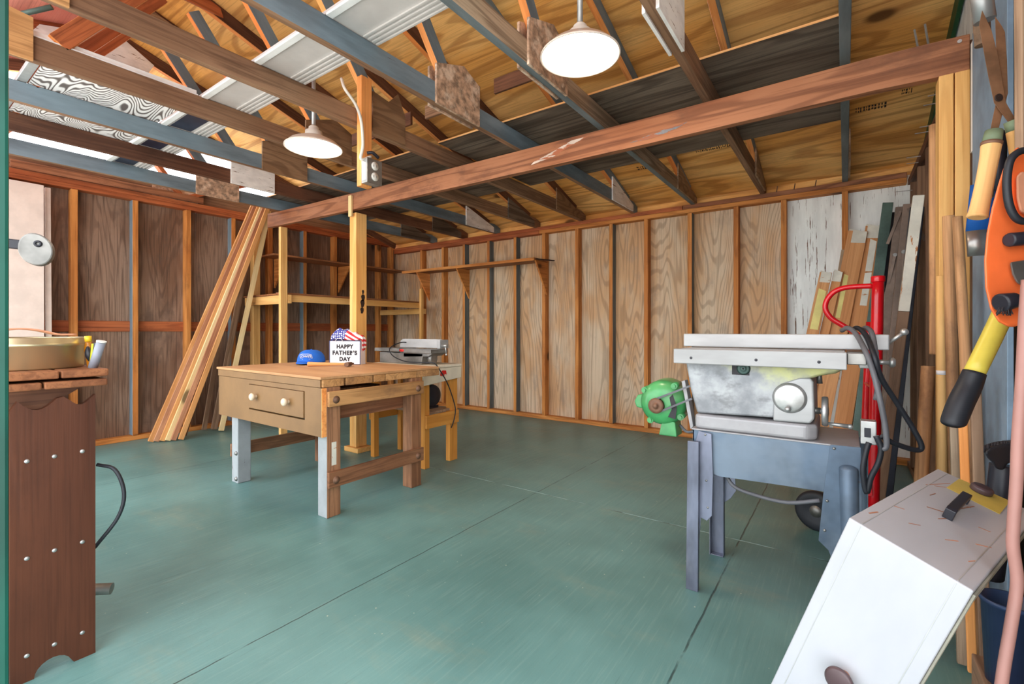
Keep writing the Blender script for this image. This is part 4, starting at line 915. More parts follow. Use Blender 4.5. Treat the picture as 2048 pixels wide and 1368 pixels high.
l.prism([xz(p, q, 2.36) for p, q in [(1424, 950), (1470, 950), (1472, 982), (1462, 996), (1450, 1004), (1424, 1004)]], (0, 2.358, 0), (1, 0, 0), (0, 0, 1), (0, .004, 0))
l.build('leg', 'saw_leg', t, bev=.001)
lg2 = [(1661, 889), (1722, 895), (1724, 1000), (1722, 1100), (1724, 1255), (1692, 1258), (1668, 1130), (1657, 1100), (1637, 1080), (1647, 985)]
l = leg(lg2, 1.992, -1, 0)
a = at(1697, 940, Y=1.985)
l.cyl((a.x, 1.986, a.z), (a.x+.012, 1.982, 0.0), .028, .022, 18).sphere((a.x, 1.986, a.z), .028, 16, 8, 0, (1, 1, .6))
l.build('leg', 'saw_stand', t, bev=.001)
l = MB(); xr2 = xb-.01
l.box((xr2, 2.345, 0), (xr2+.045, 2.349, .62)); l.box((xr2+.041, 2.30, 0), (xr2+.045, 2.349, .62)); l.build('leg', 'saw_stand', t, bev=.001)
for px, py in [(1410, 870), (1412, 962), (1668, 898), (1654, 1003), (1649, 1062), (1415, 1016)]:
    p = at(px, py, Y=1.98); MB().lathe([(0, .003), (.004, .002), (.005, 0), (0, 0)], (p.x, 1.986, p.z), (0, -1, 0), 12).build('rivet', 'steel_dull', t)
MB().tube([(xz(1445, 955, 2.05)[0], 2.05, .50), (xz(1465, 970, 2.03)[0], 2.03, xz(1465, 970, 2.03)[1]), (xz(1510, 990, 2.02)[0], 2.02, xz(1510, 990, 2.02)[1]), (xz(1575, 1005, 2.02)[0], 2.02, xz(1575, 1005, 2.02)[1]), (xz(1640, 1001, 2.01)[0], 2.01, xz(1640, 1001, 2.01)[1])], .0075, 10).build('motor_cable', 'cable_grey', t)
# skirt and body
sk = [(1386, 860), (1388, 833), (1398, 828), (1618, 843), (1637, 850), (1640, 868), (1634, 877), (1618, 880)]
s0 = MB(); zb0 = za+.0065
xl, xr_ = xz(1388, 840, YN)[0], xz(1634, 850, YN)[0]
s0.prism([(xl, YN+.012), (xl+.02, YN+.004), (xr_-.03, YN+.004), (xr_, YN+.03), (xr_, 2.31), (xr_-.03, 2.335), (xl, 2.335)], (0, 0, zb0), (1, 0, 0), (0, 1, 0), (0, 0, .058)).build('base_skirt', 'saw_skirt', t, bev=.012, seg=3)
body = [(1371, 722), (1692, 728), (1690, 738), (1672, 747), (1640, 752), (1602, 764), (1566, 777), (1552, 792), (1549, 836), (1394, 826), (1381, 780)]
hole = [(1464, 722.5), (1499, 724), (1499, 751), (1464, 749)]
yb_ = YN+.022
bd = MB().prism([xz(*p, yb_) for p in body], (0, yb_, 0), (1, 0, 0), (0, 0, 1), (0, .28, 0)).build('cabinet', 'saw_body', t, bev=.008, seg=3)
dk = MB().prism([xz(*p, yb_) for p in hole], (0, yb_-.0008, 0), (1, 0, 0), (0, 0, 1), (0, .0006, 0)).build('opening', 'ink_black', bd)
p = at(1487, 737, Y=yb_); MB().lathe([(.004, .008), (.009, .008), (.010, .004), (.017, .003), (.025, .0005), (.004, .0005)], (p.x, yb_-.001, p.z), (0, -1, 0), 28).build('pulley', 'steel_green', bd)
tb = [(1546, 842), (1547, 792), (1560, 768), (1600, 756), (1622, 757), (1627, 765), (1629, 838), (1620, 848)]
MB().prism([xz(*p, YN+.012) for p in tb], (0, YN+.012, 0), (1, 0, 0), (0, 0, 1), (0, .26, 0)).build('trunnion_box', 'iron_white', t, bev=.007, seg=3)
p = at(1579, 796, Y=YN+.01); dz = p
dd = MB().lathe([(0, .009), (.046, .008), (.050, .006), (.053, .0), (.056, -.003), (0, -.003)], (p.x, YN+.008, p.z), (0, -1, 0), 44).build('tilt_dial', 'steel', t)
MB().lathe([(.004, 0), (.006, .012), (.011, .018), (.008, .026), (0, .028)], (p.x-.003, YN+.001, p.z-.038), (0, -1, 0), 18).build('knob', 'steel', dd)
p = at(1641, 822, Y=2.08); p = p+V((.012, 0, 0))
hw_ = MB().lathe([(.010, -.012), (.014, .010), (.030, .004), (.040, .0), (.044, -.006), (.052, -.008), (.055, 0), (.054, .010), (.047, .012), (.040, .008), (.012, .014), (0, .014)], (p.x, 2.08, p.z), (1, 0, 0), 40).build('handwheel', 'steel', t)
MB().cyl((p.x+.010, 2.06, p.z-.040), (p.x+.075, 2.06, p.z-.044), .0055, .008, 14).sphere((p.x+.077, 2.06, p.z-.044), .0095, 14, 8).build('crank_handle', 'steel', hw_)
MB().cyl((p.x-.05, 2.08, p.z), (p.x-.012, 2.08, p.z), .012, n=16).build('shaft', 'steel_dull', t)
p2 = at(1638, 752, Y=2.1); MB().cyl((p2.x, 2.1, p2.z+.02), (p2.x+.002, 2.1, p2.z-.028), .008, .010, 14).build('lock_knob', 'steel_dull', t)
# table, rail, fence
zr0, zr1 = .914, .9735
xr0, xr1 = xz(1349, 700, 1.97)[0], xz(1694, 705, 1.97)[0]
r = MB().box((xr0, 1.955, zr0), (xr1, 1.985, zr1)).build('side_rail', 'iron_white', t, bev=.003)
for px in (1382, 1512, 1638):
    q = xz(px, 714, 1.955); MB().lathe([(0, .0006), (.005, .0006), (.0055, 0), (0, 0)], (q[0], 1.955, .938), (0, -1, 0), 12).build('screw', 'black_plastic', r)
MB().box((xr0+.02, 1.987, .925), (xr1-.005, 2.42, .975)).build('tabletop', 'iron_white', t, bev=.004)
xf0, xf1 = xz(1367, 680, 2.12)[0], xz(1779, 685, 2.12)[0]
MB().box((xf0, 2.12, .978), (xf1, 2.17, 1.034)).build('fence', 'iron_white', t, bev=.004)
MB().box((xr1+.0, 2.0, .93), (xr1+.055, 2.40, .97)).build('front_rail', 'steel_dull', t, bev=.003)
MB().box((xr1+.035, 2.06, .915), (xr1+.07, 2.20, .965)).build('fence_clamp', 'grey_rail', t, bev=.003)
MB().box((xr1+.075, 2.10, .90), (xf1-.03, 2.19, .976)).build('fence_head', 'steel_green', t, bev=.004)
MB().cyl((xf1-.005, 2.145, 1.0), (xf1+.038, 2.13, 1.04), .007, .006, 14).sphere((xf1+.041, 2.129, 1.043), .0125, 16, 10).build('lock_lever', 'steel', t)
MB().cyl((xf1-.04, 2.13, .935), (xf1-.0, 2.13, .935), .009, n=14).lathe([(0, 0), (.015, 0), (.018, .004), (.018, .012), (.012, .018), (0, .018)], (xf1, 2.13, .935), (1, 0, 0), 18).build('adjust_knob', 'steel', t)
p3 = at(1628, 663, Y=2.28); MB().lathe([(0, 0), (.02, 0), (.016, .010), (.006, .016), (0, .016)], (p3.x, 2.28, .976), (0, 0, 1), 20).build('table_cap', 'steel', t)
# motor
mc = at(1326, 806, Y=2.10)
mt = MB().lathe([(0, 0), (.030, -.004), (.060, 0), (.086, .014), (.098, .034), (.100, .06), (.100, .17), (.094, .19), (.06, .205), (0, .208)], (mc.x, 2.075, mc.z), V((-.10, 1, 0)), 44).build('motor', 'motor_green', t)
for k in range(4):
    a = math.pi/4+k*math.pi/2+.2; cx, cz = mc.x+.096*math.cos(a), mc.z+.096*math.sin(a)
    MB().cyl((cx, 2.085, cz), (cx-.012, 2.20, cz), .014, n=12).cyl((cx, 2.078, cz), (cx, 2.085, cz), .008, n=8).build('tie_bolt', 'motor_green', mt)
MB().prism([(-.05, -.145), (.03, -.145), (.022, -.08), (-.035, -.08)], (mc.x+.03, 2.10, mc.z), (1, 0, 0), (0, 0, 1), (0, .09, 0)).build('foot', 'motor_green', mt, bev=.005)
MB().prism([(-.085, -.03), (-.10, -.04), (-.135, -.035), (-.145, -.008), (-.13, .022), (-.10, .03), (-.08, .03)], (mc.x, 2.13, mc.z), (1, 0, 0), (0, 0, 1), (0, .07, 0)).build('terminal_box', 'motor_green', mt, bev=.006)
MB().prism([(.030, -.055), (.062, -.062), (.068, -.01), (.050, .045), (.036, .03), (.046, -.02)], (mc.x, 2.0742, mc.z), (1, 0, 0), (0, 0, 1), (0, .002, 0)).build('vent_slot', 'ink_black', mt)
pc = V((mc.x-.017, 2.052, mc.z-.008))
MB().lathe([(0, .012), (.010, .012), (.010, 0), (.020, -.002), (.034, 0), (.030, -.008), (.034, -.016), (.010, -.02), (0, -.02)], pc, (0, -1, 0), 32).build('pulley', 'rust', mt)
b0 = at(1380, 772, Y=2.04); b1 = at(1382, 798, Y=2.04)
MB().bar(pc+V((0, .008, .030)), (b0.x, pc.y+.008, b0.z), .010, .008).bar(pc+V((.004, .008, -.031)), (b1.x, pc.y+.008, b1.z), .010, .008).build('belt', 'cable_grey', t)
MB().prism([xz(*q, 2.10) for q in [(1364, 762), (1371, 760), (1388, 852), (1382, 858)]], (0, 2.09, 0), (1, 0, 0), (0, 0, 1), (0, .05, 0)).build('motor_bracket', 'saw_skirt', t, bev=.002)
MB().tube([(mc.x+.06, 2.15, mc.z-.10), (mc.x+.10, 2.12, mc.z-.12), (xa-.004, 2.1, za-.02)], .006, 8).build('motor_lead', 'cable_grey', t)
# switch and cables hanging from the fence
sw = thing('switch_box', 'small chrome switch box at the end of the table saw stand', 'switch box', (xb+.02, 2.05, .56))
q = at(1737, 862, Y=2.03)
MB().box((q.x-.022, 2.02, q.z-.045), (q.x+.022, 2.07, q.z+.035)).build('box', 'steel', sw, bev=.003)
MB().box((q.x-.012, 2.016, q.z-.02), (q.x+.006, 2.0195, q.z+.012)).build('toggle', 'black_plastic', sw, bev=.001)
def cab(pix, ys):
    return [at(px, py, Y=y) for (px, py), y in zip(pix, ys)]
cbs = [([(1684, 661), (1696, 656), (1712, 668), (1732, 705), (1748, 750), (1760, 800), (1770, 850), (1773, 890), (1765, 897), (1755, 880)], [2.19, 2.145, 2.09, 1.98, 1.97, 1.96, 1.96, 1.96, 1.96, 1.97], 'cable_grey'),
       ([(1704, 660), (1715, 656), (1731, 670), (1748, 710), (1762, 755), (1790, 800), (1822, 850), (1842, 888), (1838, 900), (1815, 896), (1785, 885), (1762, 872)], [2.19, 2.145, 2.085, 1.98, 1.99, 2.02, 2.04, 2.05, 2.05, 2.03, 2.0, 1.99], 'black_rubber'),
       ([(1723, 660), (1734, 656), (1745, 670), (1752, 715), (1757, 760), (1752, 800)], [2.19, 2.145, 2.08, 2.0, 2.0, 2.0], 'cable_grey'),
       ([(1752, 872), (1762, 895), (1757, 925), (1742, 955), (1733, 985), (1726, 940), (1733, 900), (1738, 885)], [1.96, 1.96, 1.96, 1.96, 1.96, 1.955, 1.96, 1.965], 'black_rubber')]
t = thing('cable_coil', 'grey and black cables draped over the end of the saw fence', 'cable', at(1745, 800, Y=2.03))
for pix, ys, mt_ in cbs: MB().tube(cab(pix, ys), .0085, 10).build('cable', mt_, t)

# ================================================================== red hand truck behind the saw
t = thing('hand_truck', 'bright red tubular hand truck with a looped handle behind the table saw', 'hand truck', (.12, 3.15, 0))
u0, u1 = V((.118, 3.05, .10)), V((.138, 3.05, 1.315))
MB().tube([u0, (u0+u1)/2, u1], .026, 16).build('upright', 'red_paint', t)
MB().tube([u0+V((-.035, .28, 0)), (u0+u1)/2+V((-.025, .28, 0)), u1+V((-.02, .28, -.22))], .022, 14).build('upright', 'red_paint', t)
Y3 = 3.05
hp = [at(a, b, Y=Y3) for a, b in [(1745, 572), (1715, 573), (1688, 576), (1668, 584), (1654, 600), (1651, 618), (1662, 636), (1684, 650), (1706, 663), (1728, 680), (1742, 700)]]
MB().tube(hp, .0135, 14).build('loop_handle', 'red_paint', t)
MB().cyl(u1+V((0, 0, -.02)), u1+V((0, 0, .012)), .030, n=18).build('collar', 'red_paint', t, bev=.004)
for z in (.32, .75): MB().bar((.12+.016*z, 3.06, z), (.09+.016*z, 3.32, z), .03, .012).build('cross_bar', 'red_paint', t, bev=.002)
sc_ = at(1742, 968, Y=3.05); MB().prism([(-.03, -.07), (.035, -.05), (.03, .02), (-.015, .06), (-.03, .03)], (sc_.x-.03, 3.015, sc_.z), (1, 0, 0), (0, 0, 1), (0, .006, 0)).build('bracket', 'red_paint', t, bev=.001)
MB().box((.05, 3.02, .004), (.09, 3.40, .012)).box((-.10, 3.02, .004), (.052, 3.40, .010)).build('toe_plate', 'red_paint', t)
MB().cyl((.098, 3.02, .10), (.085, 3.40, .10), .010, n=12).build('axle', 'steel_dull', t)
wc = at(1640, 1012, Y=2.86)
for y in (2.93,):
    w = MB().lathe([(.03, -.018), (.06, -.022), (.085, -.026), (.10, -.018), (.103, 0), (.10, .018), (.085, .026), (.06, .022), (.03, .018)], (-.12, y, .1035), (.3, 1, 0), 44).build('wheel', 'black_rubber', t)
    MB().lathe([(0, -.019), (.03, -.019), (.03, .019), (0, .019)], (-.12, y, .1035), (.3, 1, 0), 20).build('hub', 'steel_dull', w)
MB().cyl((-.12, 2.95, .1035), (.098, 3.06, .1035), .008, n=10).build('axle', 'steel_dull', t)

# ================================================================== boards and metal leaning in the far corner
G = 'planks leaning in the far corner'
def lean(name, top, bot, w, th, mat, lab, cat, group=G, yt=4.52, ybm=4.25, twist=(0, 1, 0), zbot=.012, bev=.003, floor=True):
    a = at(*top, Y=yt); b = at(*bot, Y=ybm)
    if floor:
        dz = (b.z-zbot)/(a.z-b.z); b = b+(b-a)*dz
    o = bar(name, b, a, w, th, mat, up=twist, bev=bev); tag(o, lab, cat, group); return o, b, a
sp = [((1652, 545), (1628, 655), .080, 'shortest orange plank with a paint-crusted top in the far corner', 4.398, 4.235),
      ((1677, 543), (1650, 662), .060, 'short orange plank beside the shortest one in the far corner', 4.428, 4.265),
      ((1716, 462), (1676, 660), .125, 'tall wide orange plank with yellowed paper patches in the far corner', 4.575, 4.295),
      ((1748, 452), (1716, 655), .105, 'tall orange plank streaked with white paint beside the green steel bar', 4.612, 4.332)]
for top, bot, w, lb, yt, ybm in sp:
    o, b, a = lean('leaning_plank', top, bot, w, .014, 'orange_plank', lb, 'plank', yt=yt, ybm=ybm)
    d = (a-b).normalized(); n_ = d.cross(V((1, 0, 0))).normalized(); n_ = n_ if n_.y < 0 else -n_
    s_ = n_.cross(d).normalized(); Ln = (a-b).length
    def patch(nm, l0, l1, s0, s1, mt):
        q = [b+d*l0*Ln+s_*s0*w, b+d*l0*Ln+s_*s1*w, b+d*(l1+.012)*Ln+s_*s1*w*.96, b+d*l1*Ln+s_*s0*w]
        q = [p+n_*.0075 for p in q]; MB().hexa(q+[p+n_*.0012 for p in q]).build(nm, mt, o)
    patch('paint_crust', .945, .995, -.48, .48, 'plank_paint')
    if 'paper' in lb: patch('paper_patch', .62, .80, .02, .45, 'paper_yellow')
    if 'shortest' in lb and 'beside' not in lb: patch('paper_patch', .70, .9, -.35, .3, 'paper_yellow')
    if 'streaked' in lb: patch('paint_streak', .66, .93, -.3, .1, 'plank_paint')
lean('leaning_plank', (1690, 500), (1664, 660), .05, .014, 'chord_weathered', 'narrow dark plank between the tall and short orange planks', 'plank', yt=4.69, ybm=4.41)
M1 = 'steel bars leaning in the far corner'
lean('steel_bar', (1776, 406), (1752, 590), .065, .02, 'steel_green', 'flat grey-green steel bar leaning behind the red hand truck', 'steel bar', M1, yt=4.55, ybm=4.28)
lean('steel_bar', (1787, 425), (1764, 590), .05, .015, 'pipe_black', 'flat black steel bar behind the grey-green one', 'steel bar', M1, yt=4.62, ybm=4.40)
for i, (tp, bt_, lb) in enumerate([((1800, 415), (1774, 645), 'grey-brown steel channel with a slanted brace, beside the red hand truck'), ((1816, 409), (1792, 640), 'taller grey-brown steel channel with two slanted braces')]):
    a = at(*tp, Y=4.18-.2*i); b = at(*bt_, Y=4.08-.2*i)
    t = thing('steel_channel', lb, 'steel channel', b, M1)
    b2 = b+(b-a)*((b.z-.012)/(a.z-b.z))
    bar('channel', b2, a, .05, .03, 'steel_brown', t, up=(0, 1, 0), bev=.002)
    c = a+V((.0, -.03, -.03)); 
    bar('brace', c, c+V((-.07+.15*i, -.01, -.22)), .018, .01, 'steel_brown', t, up=(0, 1, 0), bev=.001)
    c = a+(b-a)*.42+V((0, -.03, 0)); bar('brace', c, c+V((-.10+.11*i, -.015, -.55)), .018, .01, 'steel_brown', t, up=(0, 1, 0), bev=.001)
    MB().cyl(c+V((0, -.012, 0)), c+V((0, .02, 0)), .012, n=12).build('bolt', 'steel_dull', t)
lean('steel_bar', (1834, 415), (1795, 770), .07, .03, 'pipe_black', 'wide black steel channel behind the white and brown pole', 'steel bar', M1, yt=3.86, ybm=3.74)
a = V((.335, 3.45, 1.80)); b = V((.165, 3.55, .012)); m_ = a+(b-a)*.36
t = thing('leaning_pole', 'tall square pole, white above and brown below, leaning by the tool wall', 'pole', b)
bar('lower_half', b, m_, .05, .04, 'board_brown', t, up=(0, 1, 0)); bar('upper_half', m_+(a-m_)*.002, a, .05, .04, 'plank_paint', t, up=(0, 1, 0))

# ================================================================== tall pair of studs under the beam end and the tool wall
for x, lb in [(.322, 'bright pine upright under the beam end, nearer the room'), (.3685, 'bright pine upright under the beam end, against the tool wall')]:
    o = bar('wooden_upright', (x, 2.515, 0), (x, 2.515, 2.046), .043, .088, 'stud_bright'); tag(o, lb, 'post', 'uprights under the beam end')
HG = 'wooden tool handles leaning on the tool wall'
def handle(pix, r, mat, lab, ds, rad=None, name='tool_shaft', cap=None):
    pts = [at(px, py, d=d) for (px, py), d in zip(pix, ds)]
    x, y, z = newell(pts[-1]-pts[0], (0, 1, 0))
    o = MB().tube(pts, r, 14, rad=rad).build(name, mat, frame=frame_of(pts[0], x, y, z)); tag(o, lab, 'tool handle', HG); return o, pts
def drop(px0, py0, px1, py1, d0, d1):
    """extend the line of a handle down to the floor"""
    a, b = at(px0, py0, d=d0), at(px1, py1, d=d1); k = (b.z-.01)/(a.z-b.z); return a, b+(b-a)*k
def stick(name, px0, py0, px1, py1, d0, d1, r, mat, lab, w1=1.0, square=False):
    a, b = drop(px0, py0, px1, py1, d0, d1); x, y, z = newell(b-a, (0, 1, 0))
    if square: o = bar(name, b, a, r*2, r*1.2, mat, up=(0, 1, 0))
    else:
        mb = MB().tube([a, a+(b-a)*.03, a+(b-a)*.3, a+(b-a)*.7, b], r, 16, rad=lambda q: (.78 if q < .015 else 1.0)*(1+(w1-1)*q)); o = mb.build(name, mat, frame=frame_of(a, x, y, z))
    tag(o, lab, 'tool handle' if not square else 'lath', HG); return o
a_, b_ = at(1868, 250, d=1.95), at(1869, 703, d=1.95)
o = MB().tube([b_, b_+(a_-b_)*.03, (a_+b_)/2, a_], .017, 16, rad=lambda q: .8 if q < .02 else 1).build('tool_shaft', 'handle_wood', frame=frame_of(b_, *newell(a_-b_, (0, 1, 0)))); tag(o, 'dark brown handle hanging high beside the pine uprights, its rounded end down', 'tool handle', HG)
o = stick('tool_shaft', 1882, 552, 1884, 900, 1.80, 1.80, .0155, 'handle_light', 'pale smooth handle with a white ring, beside the pine uprights')
p = at(1883, 745, d=1.80); MB().cyl(p-V((0, 0, .008)), p+V((0, 0, .008)), .0162, n=18).build('ring', 'bag_white', o)
stick('tool_shaft', 1897, 432, 1906, 780, 1.72, 1.72, .0175, 'handle_wood', 'thick brown round handle standing in front of the pine uprights', 1.1)
stick('tool_shaft', 1915, 434, 1934, 780, 1.60, 1.56, .0135, 'handle_wood', 'grey-brown handle crossing behind the black grip of the yellow handle', 1.1)
stick('tool_shaft', 1857, 733, 1846, 900, 1.98, 1.95, .026, 'handle_wood', 'short thick handle with a flared top, lowest by the dark corner', .8)
stick('wood_lath', 1926, 845, 1930, 950, 1.47, 1.46, .011, 'web_orange', 'bright orange lath below the black grip', square=True)
stick('wood_lath', 1911, 850, 1914, 940, 1.56, 1.54, .015, 'chord_weathered', 'dirty grey lath beside the orange lath', square=True)
stick('wood_lath', 1950, 770, 1957, 950, 1.42, 1.40, .013, 'board_brown', 'grey-brown lath with a splash of white paint', square=True)
# yellow handle with black grip
t = thing('splitting_maul', 'yellow fibreglass handle with a black rubber grip hanging upside down', 'tool handle', at(1940, 745, d=1.2))
pts = [at(2040, 545, d=1.20), at(2000, 640, d=1.20), at(1948, 747, d=1.19)]
MB().tube(pts, .0215, 18).build('shaft', 'yellow_plastic', t)
gp = [at(1949, 745, d=1.19), at(1937, 775, d=1.19), at(1922, 805, d=1.185), at(1908, 840, d=1.18), at(1906, 846, d=1.18)]
MB().tube(gp, .0235, 18, rad=lambda q: 1.0+.12*math.sin(math.pi*q)-(.25 if q > .97 else 0)).build('grip', 'black_rubber', t)
# blue blade
t = thing('spade_blade', 'blue steel blade with a bare metal lower edge hanging behind the shear handle', 'spade', at(1952, 450, d=1.42))
def halfcyl(p0, p1, r0, r1, th, a0, a1, n=18):
    ax_ = (p1-p0).normalized(); rt = V((CS, SN, 0)); fw = V((-SN, CS, 0)); mb = MB(); vs = []
    for p, r in ((p0, r0), (p1, r1)):
        for rr in (r, r-th):
            for i in range(n+1):
                a = a0+(a1-a0)*i/n; vs.append(p+rt*rr*math.cos(a)-fw*rr*math.sin(a))
    m = n+1; fs = []
    for i in range(n):
        fs += [(i, i+1, 2*m+i+1, 2*m+i), (m+i+1, m+i, 3*m+i, 3*m+i+1), (i, m+i, m+i+1, i+1), (2*m+i, 2*m+i+1, 3*m+i+1, 3*m+i)]
    fs += [(0, 2*m, 3*m, m), (n, m+n, 3*m+n, 2*m+n)]
    return mb.add(vs, fs, 0, True)
pA, pM, pBt = at(1962, 372, d=1.44), at(1951, 464, d=1.44), at(1953, 514, d=1.44)
halfcyl(pA, pM, .040, .037, .003, .25, math.pi*.95).build('socket', 'blue_steel', t)
halfcyl(pM, pBt, .037, .034, .003, .25, math.pi*.95).build('bare_edge', 'bare_steel', t)
# hedge shears
t = thing('hedge_shears', 'rusty hedge shears with wooden handles hanging on the tool wall', 'shears', at(1998, 195, d=1.14))
rt = V((CS, SN, 0)); fw = V((-SN, CS, 0))
def flat(pix, d, th): return MB().prism([((a-CX)/FPX*d, EYE+(HY-b)/FPX*d) for a, b in pix], fw*d, rt, Z, (fw+rt*1.05)*th)
flat([(1964, 20), (1972, 36), (1983, 60), (1996, 110), (2005, 160), (2012, 205), (2030, 236), (2018, 246), (2000, 222), (1988, 205), (1976, 150), (1966, 95), (1958, 50)], 1.132, .004).build('blade', 'shear_rust', t, bev=.001)
flat([(1990, 32), (2004, 52), (2010, 64), (2014, 120), (2016, 185), (2008, 214), (2002, 238), (1996, 262), (1980, 262), (1986, 232), (1992, 205), (1996, 150), (1992, 90)], 1.140, .004).build('blade', 'shear_rust', t, bev=.001)
pv = at(1998, 195, d=1.130); MB().cyl(pv-fw*.001, pv+fw*.003, .009, n=16).build('pivot_bolt', 'dark_stain', t)
for pix, r in [([(1988, 262), (1983, 286)], .0185), ([(2026, 240), (2034, 262)], .019)]:
    MB().cyl(at(*pix[0], d=1.135), at(*pix[1], d=1.135), r*.9, r, 18).build('ferrule', 'ferrule_green', t)
for pix, k in [([(1983, 286), (1978, 320), (1968, 372), (1958, 420), (1954, 436)], 0), ([(2034, 262), (2040, 310), (2048, 360), (2056, 420)], 1)]:
    q = [at(a, b, d=1.135) for a, b in pix]; x, y, z = newell(q[-1]-q[0], (0, 1, 0))
    MB().tube(q, .0195, 18, rad=lambda u: 1.0-.14*math.sin(math.pi*u)+.08*u-(.25 if u > .985 else 0)).build('handle', 'handle_light', t, frame=frame_of(q[0], x, y, z))
MB().cyl(at(1983.5, 285, d=1.135), at(1982, 292, d=1.135), .0202, n=18).build('red_band', 'rust', t)
tp = MB().cyl(at(1955, -60, d=1.2), at(1970, 42, d=1.2), .0215, n=20).build('steel_pipe', 'galvanised'); tag(tp, 'short bright steel pipe end at the top of the tool wall above the shears', 'pipe')
o = MB().cyl(at(1958, -40, d=1.26), at(1966, 90, d=1.26), .017, n=16).build('tool_shaft', 'board_brown'); tag(o, 'brown wooden shaft behind the bright pipe end', 'tool shaft')
q0, q1 = at(2050, -40, d=1.10), at(2052, 380, d=1.10)
o = bar('wood_strip', q0, q1, .035, .02, 'board_brown', up=tuple(fw)); tag(o, 'pinkish brown wooden slat at the outer edge of the tool wall', 'slat')
o = MB().cyl(at(1999, 265, d=1.3), at(1996, 380, d=1.3), .017, .014, 16).build('screwdriver_grip', 'black_plastic'); tag(o, 'dark plastic grip hanging behind the shear handles', 'grip')
o = MB().cyl(at(1985, 330, d=1.33), at(1978, 395, d=1.33), .010, n=14).build('steel_rod', 'steel_dull'); tag(o, 'dull steel rod hanging beside the dark plastic grip', 'rod')
# orange power tool
t = thing('power_tool', 'big orange plastic power tool with a black loop handle hanging on the tool wall', 'power tool', at(2020, 480, d=1.0))
ol = [(2012, 318), (1996, 368), (1983, 415), (1973, 465), (1968, 520), (1970, 575), (1980, 618), (1996, 643), (2018, 655), (2038, 652), (2056, 632), (2074, 590), (2086, 520), (2088, 440), (2080, 370), (2062, 310), (2036, 290)]
flat(ol, 1.0, .05).build('body', 'orange_plastic', t, bev=.014, seg=4)
flat([(2032, 352), (2044, 340), (2062, 350), (2066, 400), (2062, 428), (2040, 424), (2033, 395)], .985, .016).build('grip_panel', 'copper_tan', t, bev=.005)
MB().tube([at(a, b, d=.975) for a, b in [(2062, 300), (2040, 303), (2022, 318), (2015, 345), (2014, 378), (2019, 412), (2032, 436), (2050, 443), (2066, 436)]], .0072, 12).build('loop_handle', 'black_rubber', t)
MB().cyl(at(2017, 480, d=.985), at(2060, 476, d=.985), .0145, n=18).build('plug', 'black_plastic', t, bev=.003)
flat([(2019, 524), (2060, 518), (2060, 560), (2044, 570), (2033, 566), (2024, 548)], .985, .016).build('trigger_guard', 'steel_dull', t, bev=.004)
bm_ = MB().cyl(at(2000, 606, d=.98), at(2032, 600, d=.98), .020, .016, 18).build('brush_cup', 'black_plastic', t, bev=.004)
MB().cyl(at(2016, 600, d=.975), at(2046, 604, d=.975), .012, n=14).build('collar', 'steel', t, bev=.002)
br = MB()
for i in range(26):
    p = at(1998+random.uniform(0, 26), 616+random.uniform(-3, 3), d=.98+random.uniform(-.012, .012)); br.cyl(p, p+V((random.uniform(-.006, .004), 0, -.014)), .0009, n=5)
br.build('bristle', 'ink_black', bm_)
# vacuum brush nozzle
t = thing('vacuum_nozzle', 'black vacuum nozzle with a flared brush head beside the blue board', 'nozzle', at(2000, 960, d=1.25))
MB().tube([at(2006, 930, d=1.25), at(2003, 965, d=1.25), at(1996, 1020, d=1.25), at(1988, 1080, d=1.26), at(1978, 1150, d=1.28)], .028, 20, rad=lambda q: .95+.12*q).build('tube', 'black_plastic', t)
hd_ = flat([(1968, 905), (1980, 896), (2005, 889), (2035, 887), (2048, 890), (2048, 915), (2030, 921), (2014, 930), (2008, 942), (1992, 940), (1984, 926), (1974, 916)], 1.215, .05).build('brush_head', 'black_rubber', t, bev=.008, seg=3)
br = MB()
for i in range(60):
    a = 1968+i*1.33; p = at(a, 905-9*math.sin(min(1, i/25)*1.5), d=1.222+random.uniform(.0, .03)); br.cyl(p, p+V((0, 0, .018)), .0012, n=5)
br.build('bristle', 'ink_black', hd_)

# ================================================================== white enamel cover leaning in the corner
dB = .93
def cam(rx, fy, uz): return rt*rx+fw*fy+Z*uz
A_ = cam(.822, .570, 0).normalized(); B_ = cam(.536, -.773, -.337).normalized(); C_ = cam(-.181, .285, -.941).normalized()
C_ = -(A_.cross(B_)).normalized() if A_.cross(B_).z > 0 else A_.cross(B_).normalized()
O_ = at(1698, 1035, d=dB); Wd, Ld = .205*dB, .62*dB
Hd = (O_+B_*Wd).z/abs(C_.z)-.012
t = thing('machine_cover', 'white enamel machine cover tipped on its edge with a black handle and yellow label', 'machine cover', O_+C_*Hd)
mb = MB()
outer = [(0, 0), (Ld, 0), (Ld, .036), (.040, .036), (.036, .040), (.036, Hd), (0, Hd)]
mb.prism(outer, O_, A_, C_, B_*Wd)
mb.build('shell', 'enamel_white', t, frame=frame_of(O_, A_, -B_, -C_), bev=.004, seg=3)
for off, k in ((0.0, .010), (0.0, .026)):
    e = MB(); e.prism([(k, k), (Ld-.004, k), (Ld-.004, k+.006), (k+.006, k+.006), (k+.006, Hd-.002), (k, Hd-.002)], O_+B_*(Wd+.0002), A_, C_, B_*.004); e.build('edge_channel', 'box_edge', t, bev=.001)
def onp(px, py, n, o):
    r = at(px, py, d=1.0)-V((0, 0, EYE)); s = (o-V((0, 0, EYE))).dot(n)/r.dot(n); return V((0, 0, EYE))+r*s
nT, nF = C_*-1, A_*-1
sm = MB()
for k in (.115, .885):
    p = O_+B_*Wd*k+nT*.0004; sm.bar(p+A_*.004, p+A_*(Ld-.004), .0016, .0006, nT)
    p = O_+B_*Wd*k+nF*.0004; sm.bar(p+C_*.004, p+C_*(Hd-.004), .0016, .0006, nF)
